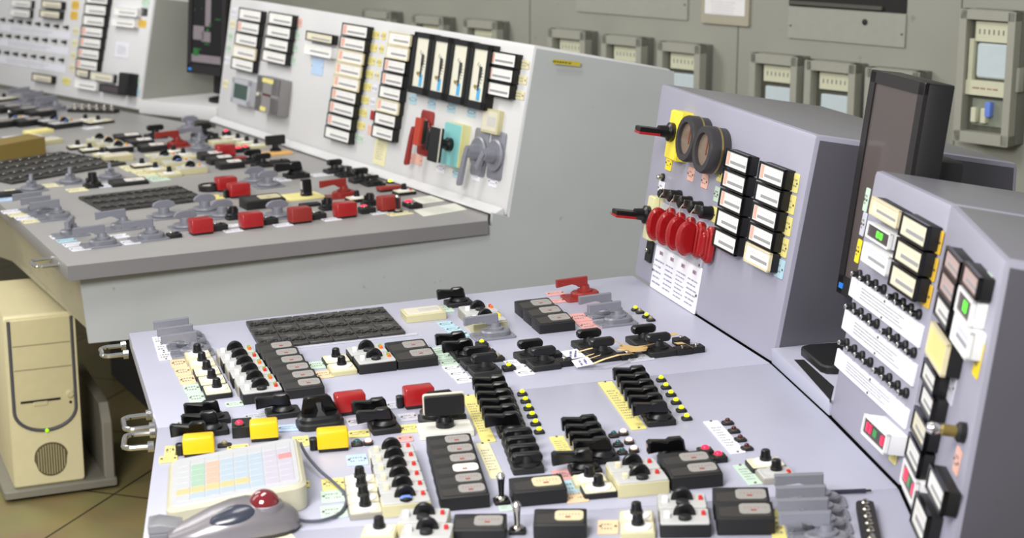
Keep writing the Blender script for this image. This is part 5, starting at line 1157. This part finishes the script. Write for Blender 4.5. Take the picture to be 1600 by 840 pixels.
def pcm(q, t, dp=.022, **kw):
    P = [PCf.at(p, dp) for p in q]; w_ = ((P[1] - P[0]).length + (P[2] - P[3]).length) / 2; h_ = ((P[3] - P[0]).length + (P[2] - P[1]).length) / 2
    place('pmeter', PCf, sum(P, Vector()) / 4 - PCf.Z * dp, t, 'meters on the turned panel', yshift=False, w=round(w_, 4), s=round(h_, 4), dp=dp, tint=0, **kw)
pcm(((1479, 389), (1503, 407), (1494, 437), (1470, 418)), 'pinkish meter at top of the inner column on turned panel', face='pink')
pcm(((1471, 421), (1494, 440), (1486, 474), (1463, 456)), 'dark-framed pinkish meter second in inner column of turned panel', face='pink')
pcm(((1464, 460), (1486, 478), (1478, 512), (1456, 492)), 'dark-framed pale meter third in inner column of turned panel', face='white')
pcm(((1452, 508), (1480, 528), (1474, 580), (1444, 560)), 'yellow-faced meter midway down the turned panel', dp=.026, face='yellow', case='cream', band=0)
pcm(((1442, 562), (1464, 582), (1457, 614), (1437, 596)), 'pale meter just below the yellow one on turned panel', face='white')
pcm(((1440, 600), (1461, 618), (1453, 650), (1434, 636)), 'pale meter second below the yellow one on turned panel', face='white')
pcm(((1428, 638), (1450, 662), (1442, 696), (1420, 676)), 'cream-faced meter third below the yellow one on turned panel', face='cream')
pcm(((1419, 680), (1440, 702), (1432, 738), (1411, 718)), 'pale meter fourth below the yellow one on turned panel', face='white')
pcm(((1411, 722), (1433, 744), (1425, 784), (1404, 756)), 'white-framed meter with red glowing digits low on turned panel', case='white', face='dark', digits='red', band=0)
pcm(((1428, 772), (1450, 796), (1443, 846), (1420, 826)), 'pale meter at the inner foot of the turned panel', face='white')
pcm(((1450, 732), (1478, 756), (1470, 796), (1444, 772)), 'pale meter at the outer foot of the turned panel', face='white')
pcm(((1506, 408), (1531, 432), (1523, 466), (1499, 444)), 'pinkish meter in the outer column of turned panel', face='pink')
pcm(((1498, 447), (1521, 470), (1511, 508), (1490, 486)), 'white-framed meter with green glowing digits on turned panel', face='dark', case='white', digits='green', band=0)
pcm(((1490, 490), (1516, 514), (1510, 558), (1484, 534)), 'white plastic meter below green digits of turned panel', face='lilac', case='white')
pplate(PCf, (1530, 560), .03, .05, 'bright', 'bright yellow plate at the outer edge of the turned panel')
pplate(PCf, (1541, 462), .03, .06, 'green', 'pale green plate at the outer edge of the turned panel')
pplate(PCf, (1488, 600), .05, .05, 'clear', 'clear plastic plate above the key of the turned panel')
pplate(PCf, (1497, 720), .03, .035, 'pink', 'pinkish plate below the key of the turned panel')
P = PCf.at((1508, 676)) + PCf.Z * .0004
thing('key_lock', 'silver key lock standing out from the turned panel', 'lock', PCf.mat(P), [('collar', MB().lathe([(.014, 0), (.014, .008), (.010, .012)], 18), BLACKD, None), ('barrel', MB().lathe([(.008, .010), (.008, .030), (.005, .033)], 14), M((170, 150, 90), .3, .8), None), ('key', MB().lathe([(.005, .032), (.008, .038), (.009, .044), (.006, .050)], 12), CHROME, None)])
pswitch_ = None
# ------------------------------------------------------------------ monitors, computer, wall fittings
gU = D(180 - 13); gm = GF.at((1262, 580))
def monitor_frame(base, U, lean):
    Wv = ZV.cross(U).normalized(); return Frame(base, U, ZV * math.cos(R(lean)) + Wv * math.sin(R(lean)))
mb_ = GF.at((1290, 566)) + D(77) * .03
MF = monitor_frame(mb_, gU, 7)
m0, m1, m3 = MF.at((1362, 108)), MF.at((1440, 131)), MF.at((1322, 462))
print('monitor', (m1 - m0).length, (m3 - m0).length, m3.z, mb_.z)
mw_ = .36; mh_ = (m3 - m0).length
mX = MF.X
def monitor(name, label, fr, TL, mw_, mh_, scr, extra=None, foot=0, dpt=.055):
    c = TL + fr.X * mw_ / 2 - fr.Y * mh_ / 2
    fc_ = MB(); q = .022
    for cx, cy, ww, dd in ((0, mh_ / 2 - q / 2, mw_, q), (0, -mh_ / 2 + q * .8, mw_, q * 1.6), (-mw_ / 2 + q / 2, 0, q, mh_), (mw_ / 2 - q / 2, 0, q, mh_)): fc_.box(cx, cy, -.008, ww, dd, .008, .001, .0015, 1)
    ps = [('housing', MB().box(0, 0, -dpt, mw_, mh_, dpt - .005, .004, .003), M((26, 24, 26), .45), None), ('bezel', fc_, M((34, 31, 32), .4), None), ('screen', MB().box(0, .006, -.006, mw_ - q * 1.8, mh_ - q * 2.2, .003, .001, 0), scr, None),
          ('back_cover', MB().box(mw_ * .05, -mh_ * .12, -dpt - .06, mw_ * .6, mh_ * .6, .06, .01, .006), M((26, 24, 26), .5), None), ('power_lamp', MB().box(-mw_ / 2 + .018, -mh_ / 2 + .016, -.0005, .016, .010, .002, .001, 0), M((40, 110, 190), .3, emit=.5), None)]
    if extra: ps += extra
    if foot:
        ps += [('neck', MB().box(.02, -mh_ / 2 - foot / 2 + .06, -dpt - .03, .06, foot + .06, .028, .003, .002), BLACKD, None)]
    t_ = thing(name, label, 'monitor', fr.mat(c), ps)
    return t_, c
mon, mc = monitor('monitor', 'black flat monitor standing between the two near instrument cabinets', MF, m0, .215, mh_, M((84, 76, 74), .12, var=.03, scale=3), None, max(.02, m3.z - mb_.z))
ft = [GF.at(p) for p in ((1271, 541), (1309, 548), (1309, 592), (1304, 590))]
# foot of that monitor on the ledge
fb = GF.at((1291, 566)); obj('foot', MB().box(0, 0, 0, .15, .16, .014, .02, .003).xf(mon.matrix_world.inverted() @ Frame(fb, GF.X, GF.Y).mat(fb + GF.Z * .001 + GF.Y * .05)).mesh('foot', BLACKD), mon)
# monitor behind the far desk
lg = Frame(flat2(gb2) + N2 * hl, f1 - flat2(gb2), N2.cross(f1 - flat2(gb2)))
mf0 = flat2(gb2) + (f1 - gb2) * .72 + D(55) * .12 + N2 * (hl + .013); LF = monitor_frame(mf0, (f1 - gb2), 4)
l0 = LF.at((296, -60)); l3 = LF.at((286, 112))
gx = MB(); g2_ = MB(); rnd = random.Random(4)
gx = MB(); g2_ = MB()
lh_ = (l3 - l0).length; lw_ = .21; print('lw', lw_, (f1 - gb2).length)
for k in range(14): gx.box(rnd.uniform(-.4, .4) * lw_, rnd.uniform(-.35, .35) * lh_, -.0032, rnd.choice((.012, .03, .004)), rnd.choice((.012, .004, .03)), .0006, .0005, 0, 1)
for x, y, w1, h1_ in ((-.22, -.13, .06, .055), (-.02, -.16, .05, .04), (.02, .06, .03, .11), (0, -.36, .9, .03)): g2_.box(x * lw_, y * lh_, -.0032, w1 if w1 < .5 else lw_ * .85, h1_, .0006, .001, 0, 1)
mon2, c2_ = monitor('monitor', 'black flat monitor with plant diagram between the far cabinets', LF, l0, lw_, lh_, M((22, 20, 22), .2), [('diagram_markings', gx, M((30, 92, 40), .5, emit=.25), 2), ('diagram_blocks', g2_, M((120, 112, 116), .5, emit=.12), 2)], max(.02, l3.z - mf0.z))
fb = mf0; obj('foot', MB().lathe([(.09, 0), (.09, .010), (.03, .018), (.02, .03)], 24).xf(mon2.matrix_world.inverted() @ Frame(fb, lg.X, lg.Y).mat(fb + lg.Z * .001 + lg.Y * .06)).mesh('foot', BLACKD), mon2)

# computer tower on its stand
fl = lambda *p: hit(p, Vector((0, 0, 0)), ZV)
tb0 = hit((22, 762), Vector((0, 0, .035)), ZV); tb1 = hit((132, 747), Vector((0, 0, .035)), ZV)
TX = (tb1 - tb0); tw_ = TX.length; TWF = Frame(tb0, TX, ZV.cross(TX))
print('tower', tw_)
tc_ = (tb0 + tb1) / 2; hT = .50; dT = .45
BEI = M((210, 200, 160), .5); 
def face(mb): return mb.xf(Matrix.Rotation(R(90), 4, 'X'))
body = MB().box(0, dT / 2, 0, tw_ * .985, dT, hT, .006, .004)
front = face(MB().box(0, hT / 2, 0, tw_, hT, .012, .008, .004, 3))
upper = face(MB().prism([(x, y) for x, y in [(-tw_ * .42, hT - .01)] + [(-tw_ * .42 + tw_ * .84 * (1 - math.cos(R(a))) / 2, .225 - .058 * math.sin(R(a))) for a in range(0, 181, 12)] + [(tw_ * .42, hT - .01)]], .012, .016, .002))
rim = face(MB().tube([(-tw_ * .43, hT - .012, .013)] + [(-tw_ * .43 + tw_ * .86 * (1 - math.cos(R(a))) / 2, .225 - .062 * math.sin(R(a)), .013) for a in range(0, 181, 10)] + [(tw_ * .43, hT - .012, .013)], .0055, 8))
slot = face(MB().box(-.012, .252, .016, tw_ * .56, .006, .002, .001, 0)); slot.mi = 0
ej = face(MB().box(-.012, .244, .016, tw_ * .2, .012, .003, .002, .001)); pb = face(MB().lathe([(.011, .016), (.011, .020), (.008, .022)], 16, .07, .262)); rb_ = face(MB().lathe([(.004, .016), (.004, .018), (.002, .019)], 10, .07, .238))
pwl = face(MB().lathe([(.005, .016), (.005, .021), (.002, .023)], 12, 0, .163))
l1 = face(MB().box(0, .345, .0158, tw_ * .8, .0025, .0008, .0005, 0)); l2 = face(MB().box(0, .415, .0158, tw_ * .8, .0025, .0008, .0005, 0))
gr = face(MB().prism([(.008 + .045 * math.cos(R(a)) * (1.05 if math.sin(R(a)) > 0 else .95), .075 + .050 * math.copysign(abs(math.sin(R(a))) ** .8, math.sin(R(a)))) for a in range(0, 360, 12)], .012, .0135, 0))
ribs = MB()
for k in range(11):
    x = -.036 + k * .0072; hh = .045 * math.sqrt(max(.05, 1 - (x / .044) ** 2)); ribs.box(.008 + x, .075, .0135, .0032, hh * 2, .003, .001, .0005, 1)
face(ribs)
thing('computer_tower', 'beige desktop computer tower with green power lamp under far desk', 'computer', TWF.mat(tc_ + ZV * .001), [('case', body, BEI, None), ('front_panel', front, M((228, 218, 176), .45), None), ('drive_panel', upper, M((214, 204, 162), .45), 1), ('trim_arc', rim, M((84, 84, 92), .4), 1), ('disk_slot', slot, SOOT, 1), ('eject_flap', ej, BEI, 1), ('power_button', pb, BEI, 1), ('reset_button', rb_, SOOT, 1), ('power_lamp', pwl, M((150, 230, 0), .3, emit=1.2), 1), ('seam_line', l1, M((140, 132, 100), .5), 1), ('seam_line', l2, M((140, 132, 100), .5), 1), ('speaker_grille', gr, M((100, 92, 66), .6), 1), ('grille_ribs', ribs, M((176, 166, 126), .5), 1)])
ST = M((134, 130, 118), .5)
ps = [('base_plate', MB().box(.03, dT / 2, .012, tw_ + .12, dT + .06, .022, .01, .004), ST, None), ('side_plate', MB().side([(-.02, .034), (-.02, .20), (.02, .25), (dT, .25), (dT, .034)], tw_ / 2 + .055, tw_ / 2 + .085, .004), ST, None)]
for sx in (-1, 1):
    for y in (.03, dT - .03): ps.append(('caster', MB().cyl(.03 + sx * (tw_ / 2), y, 0, .018, .012, .002), SOOT, None))
thing('tower_stand', 'grey metal stand holding the computer tower above the floor', 'stand', TWF.mat(vert(tc_, .0005)), ps)

# wall fittings
RC = M((158, 158, 146), .5); RCD = M((112, 112, 104), .5); RDK = M((84, 84, 74), .6); RDL = M((206, 206, 180), .5); RPA = M((196, 208, 212), .5)
def recorder(TR, w_, h_, dp, label, tall=0, group='wall recorders'):
    """TR: world point of the face's upper corner on the camera's right"""
    P = TR - W.X * w_ / 2 - W.Y * h_ / 2 - W.Z * dp
    q = w_ * .13; fr_ = MB()
    for cx, cy, ww, dd in ((0, h_ / 2 - q * .6, w_, q * 1.2), (0, -h_ / 2 + q * .7, w_, q * 1.4), (-w_ / 2 + q / 2, 0, q, h_), (w_ / 2 - q / 2, 0, q, h_)): fr_.box(cx, cy, dp - .035, ww, dd, .035, .002, .002, 1)
    ps = [('housing', MB().box(0, 0, .001, w_ * .99, h_ * .99, dp - .04, .003, .001), RCD, None), ('door_frame', fr_, RC, None), ('inner_plate', MB().box(0, 0, dp - .04, w_ - q * 1.6, h_ - q * 1.6, .004, .001, 0), RDK, None)]
    iw = w_ - q * 2
    sh = .055 if not tall else .060
    top = h_ / 2 - q * 1.2 - sh / 2 - .006
    ps.append(('scale_plate', MB().box(iw * .06, top, dp - .036, iw * .86, sh, .014, .001, .001), RDL, None))
    mk = MB()
    for k in range(6): mk.box(iw * (-.26 + k * .115), top, dp - .0218, .004, sh * .25, .0006, .0005, 0, 1)
    ps.append(('scale_marks', mk, M((110, 112, 110), .5), 3))
    if not tall: ps.append(('chart_paper', MB().box(iw * .06, top - sh * .5 - .016 - h_ * .2, dp - .036, iw * .8, h_ * .4, .010, .004, .003, 3), RPA, None))
    else:
        ps += [('chart_paper', MB().box(iw * .08, h_ * .12, dp - .036, iw * .8, h_ * .26, .012, .01, .005, 3), RPA, None), ('guide', MB().box(-iw * .42, h_ * .12, dp - .036, iw * .10, h_ * .32, .02, .001, .001), RDL, None), ('chart_bar', MB().box(0, -h_ * .085, dp - .036, iw, h_ * .11, .022, .002, .001), RDL, None),
               ('print_line', letters(iw * .9, .016, 1, dp - .0135, 6, cx=0, cy=-h_ * .085), M((150, 70, 60), .6), 6), ('circuit_plate', MB().box(iw * .05, -h_ * .27, dp - .036, iw * .85, h_ * .20, .004, .001, 0), M((132, 138, 124), .5), None)]
        for k, (x, c) in enumerate(((-.26, RDL), (-.02, RDL), (.08, B_BLUE))): ps.append(('component', MB().box(iw * x, -h_ * (.29 - .05 * (k == 2)), dp - .032, .018, .045, .02, .002, .002), c, 7))
        ps.append(('latch', MB().box(w_ / 2 + .006, 0, dp - .05, .010, h_ * .18, .03, .002, .001), RC, None))
    return thing('chart_recorder', label, 'recorder', W.mat(P + W.Z * .0005), ps, group)
pos = [((610, 19.5), 'first wall recorder glimpsed above white panel, farthest along'), ((692, 28), 'second wall recorder glimpsed above the white panel'), ((776, 34.5), 'third wall recorder glimpsed above the white panel'), ((914, 50), 'first recorder of the trio above the side of far cabinet'), ((1002, 60), 'middle recorder of the trio above the side of far cabinet'), ((1094, 71), 'last recorder of the trio above the side of far cabinet'), ((1246, 89.5), 'first recorder of the trio beyond the near cabinet top'), ((1337, 101), 'middle recorder of the trio beyond the near cabinet top'), ((1437, 113), 'recorder half hidden behind the near monitor')]
for p, t in pos:
    recorder(W.at(p, .07), .205, .26, .07, t.replace('farthest along', 'end one'))
recorder(W.at((1588, 19), .09), .19, .40, .09, 'tall open chart recorder on the wall with blue-white paper', 1, None)
def wall_plate(q, t, name, label, cat, m, extra=None, z=.0005, group=None):
    P = [W.at(p) for p in q]; c = sum(P, Vector()) / 4; w_ = ((P[1] - P[0]).length + (P[2] - P[3]).length) / 2; h_ = ((P[3] - P[0]).length + (P[2] - P[1]).length) / 2
    return thing(name, label, cat, W.mat(c + W.Z * z), [('panel', MB().box(0, 0, 0, w_, h_, t, .002, .001), m, None)] + (extra(w_, h_, t) if extra else []), group)
WP = M((156, 156, 146), .5)
lock = lambda w_, h_, t: [('lock', MB().lathe([(.010, t), (.010, t + .003), (.006, t + .004)], 14, w_ * .17, h_ * .18), SOOT, None)] + [('screw', MB().lathe([(.004, t), (.004, t + .002), (.002, t + .003)], 8, sx * (w_ / 2 - .012), -.01), SCREW, None) for sx in (-1, 1)]
wall_plate(((903, -40), (1078, -22), (1074, 34), (901, 15)), .006, 'access_panel', 'grey access panel with lock high on the wall above far cabinet', 'panel', WP, lock, group='access panels')
wall_plate(((1235, 8), (1418, 24), (1414, 76), (1231, 57)), .006, 'access_panel', 'grey access panel with lock below a dark wall opening', 'panel', WP, lock, group='access panels')
wall_plate(((1234, -22), (1418, -6), (1417, 23), (1234, 7)), .003, 'wall_opening', 'dark open slot in the wall above grey access panel', 'opening', M((22, 20, 18), .7), lambda w_, h_, t: [('shelf', MB().box(-.04, -h_ * .3, t, w_ * .8, .012, .01, .001, .001), M((80, 78, 70), .6), None)])
wall_plate(((1098, -16), (1174, -6), (1172, 42), (1100, 35)), .010, 'notice_board', 'grey notice holder with white sheet on the wall', 'notice', M((166, 160, 142), .5), lambda w_, h_, t: [('notice_sheet', MB().box(.0, .02, t, w_ * .84, h_ * .74, .001, .001, 0), M((226, 224, 224), .6), None), ('lettering', letters(w_ * .8, h_ * .5, 6, t + .0013, 5, cy=.0), M((190, 186, 188), .7), 1)])
# seams between wall sheets
for k, px in enumerate((433 + 395, 1153, 1500)):
    P = W.at((px, 60)); o = structure('trim_%d' % (k + 1), MB().hull([vert(P, z) + W.X * x + W.Z * zz for z in (0, 3.3) for x in (-.0025, .0025) for zz in (.0002, .0012)], [(0, 1, 3, 2), (4, 6, 7, 5), (0, 4, 5, 1), (2, 3, 7, 6), (0, 2, 6, 4), (1, 5, 7, 3)]), M((104, 104, 96), .6))
# equipment cabinet behind the near console
P = hit((1476, 245), qj + D(90) * .5, D(-90 + 0) * -1)
vz = P.z; ca = P; cb2 = hit((1586, 262), P, D(90)); cc = P
ec = Frame(vert(P, 0), D(165), ZV.cross(D(165)))
thing('equipment_cabinet', 'low dark violet cabinet behind the knob-row panel', 'cabinet', ec.mat(vert(P, .0005)), [('shell', MB().box(.26, .16, 0, .52, .3, vz - .02, .008, .003), M((88, 84, 96), .45), None), ('top', MB().box(.26, .16, vz - .02, .53, .31, .02, .008, .004), M((104, 100, 112), .4), None)])
print('equip', P, vz)
# sticker on the far cabinet side
SX = (q2r - vert(ftr, q2r.z)).normalized(); SFm = Frame(ftr + so + sN * .0005, SX, ZV)
st = [SFm.at(p) for p in ((864, 92), (907, 97), (906.5, 104), (863, 99))]
c = sum(st, Vector()) / 4; w_ = (st[1] - st[0]).length; h_ = (st[3] - st[0]).length
sr = (st[1] - st[0]).normalized(); SF2 = Frame(c, sr, ZV)
thing('sticker', 'yellow sticker near the top of the far cabinet side', 'sticker', SF2.mat(c + SF2.Z * .0006), [('label', MB().box(0, 0, 0, w_, h_, .0008, .004, .0002), M((196, 180, 60), .5), None), ('lettering', letters(w_ * .8, h_ * .75, 1, .0011, 9, fill=.95, th=.6, cx=-w_ * .12), M((70, 64, 30), .7), None)])
# ------------------------------------------------------------------ light
w = bpy.data.worlds.new('room_light'); SC.world = w; w.use_nodes = True
w.node_tree.nodes['Background'].inputs[0].default_value = (.97, .98, 1, 1); w.node_tree.nodes['Background'].inputs[1].default_value = .40
def area(name, loc, to, sx, sy, e, col=(1, .98, .95)):
    l = bpy.data.lights.new(name, 'AREA'); l.shape = 'RECTANGLE'; l.size = sx; l.size_y = sy; l.energy = e; l.color = col
    o = bpy.data.objects.new(name, l); COL.objects.link(o); o.location = loc
    o.rotation_euler = (Vector(to) - Vector(loc)).to_track_quat('-Z', 'Y').to_euler()
area('ceiling_or_fill_lamp', (-3.2, 3.2, 3.0), (0, 3.6, .7), .9, 2.4, 24)
area('ceiling_or_fill_lamp', (-1.1, .3, 2.6), (-.6, 4.2, .6), 1.2, .9, 135)  # added fill light behind the camera, not a ceiling fixture
area('ceiling_or_fill_lamp', (-.6, 2.9, 3.2), (-.4, 3.2, .7), .6, 1.4, 34)
area('ceiling_or_fill_lamp', (-2.6, 5.6, 3.2), (.8, 6.6, 1.2), .8, 1.8, 62)
SC.view_settings.view_transform = 'Standard'; SC.view_settings.look = 'None'
SC.view_settings.gamma = 1; SC.view_settings.exposure = -.04; SC.view_settings.use_curve_mapping = False
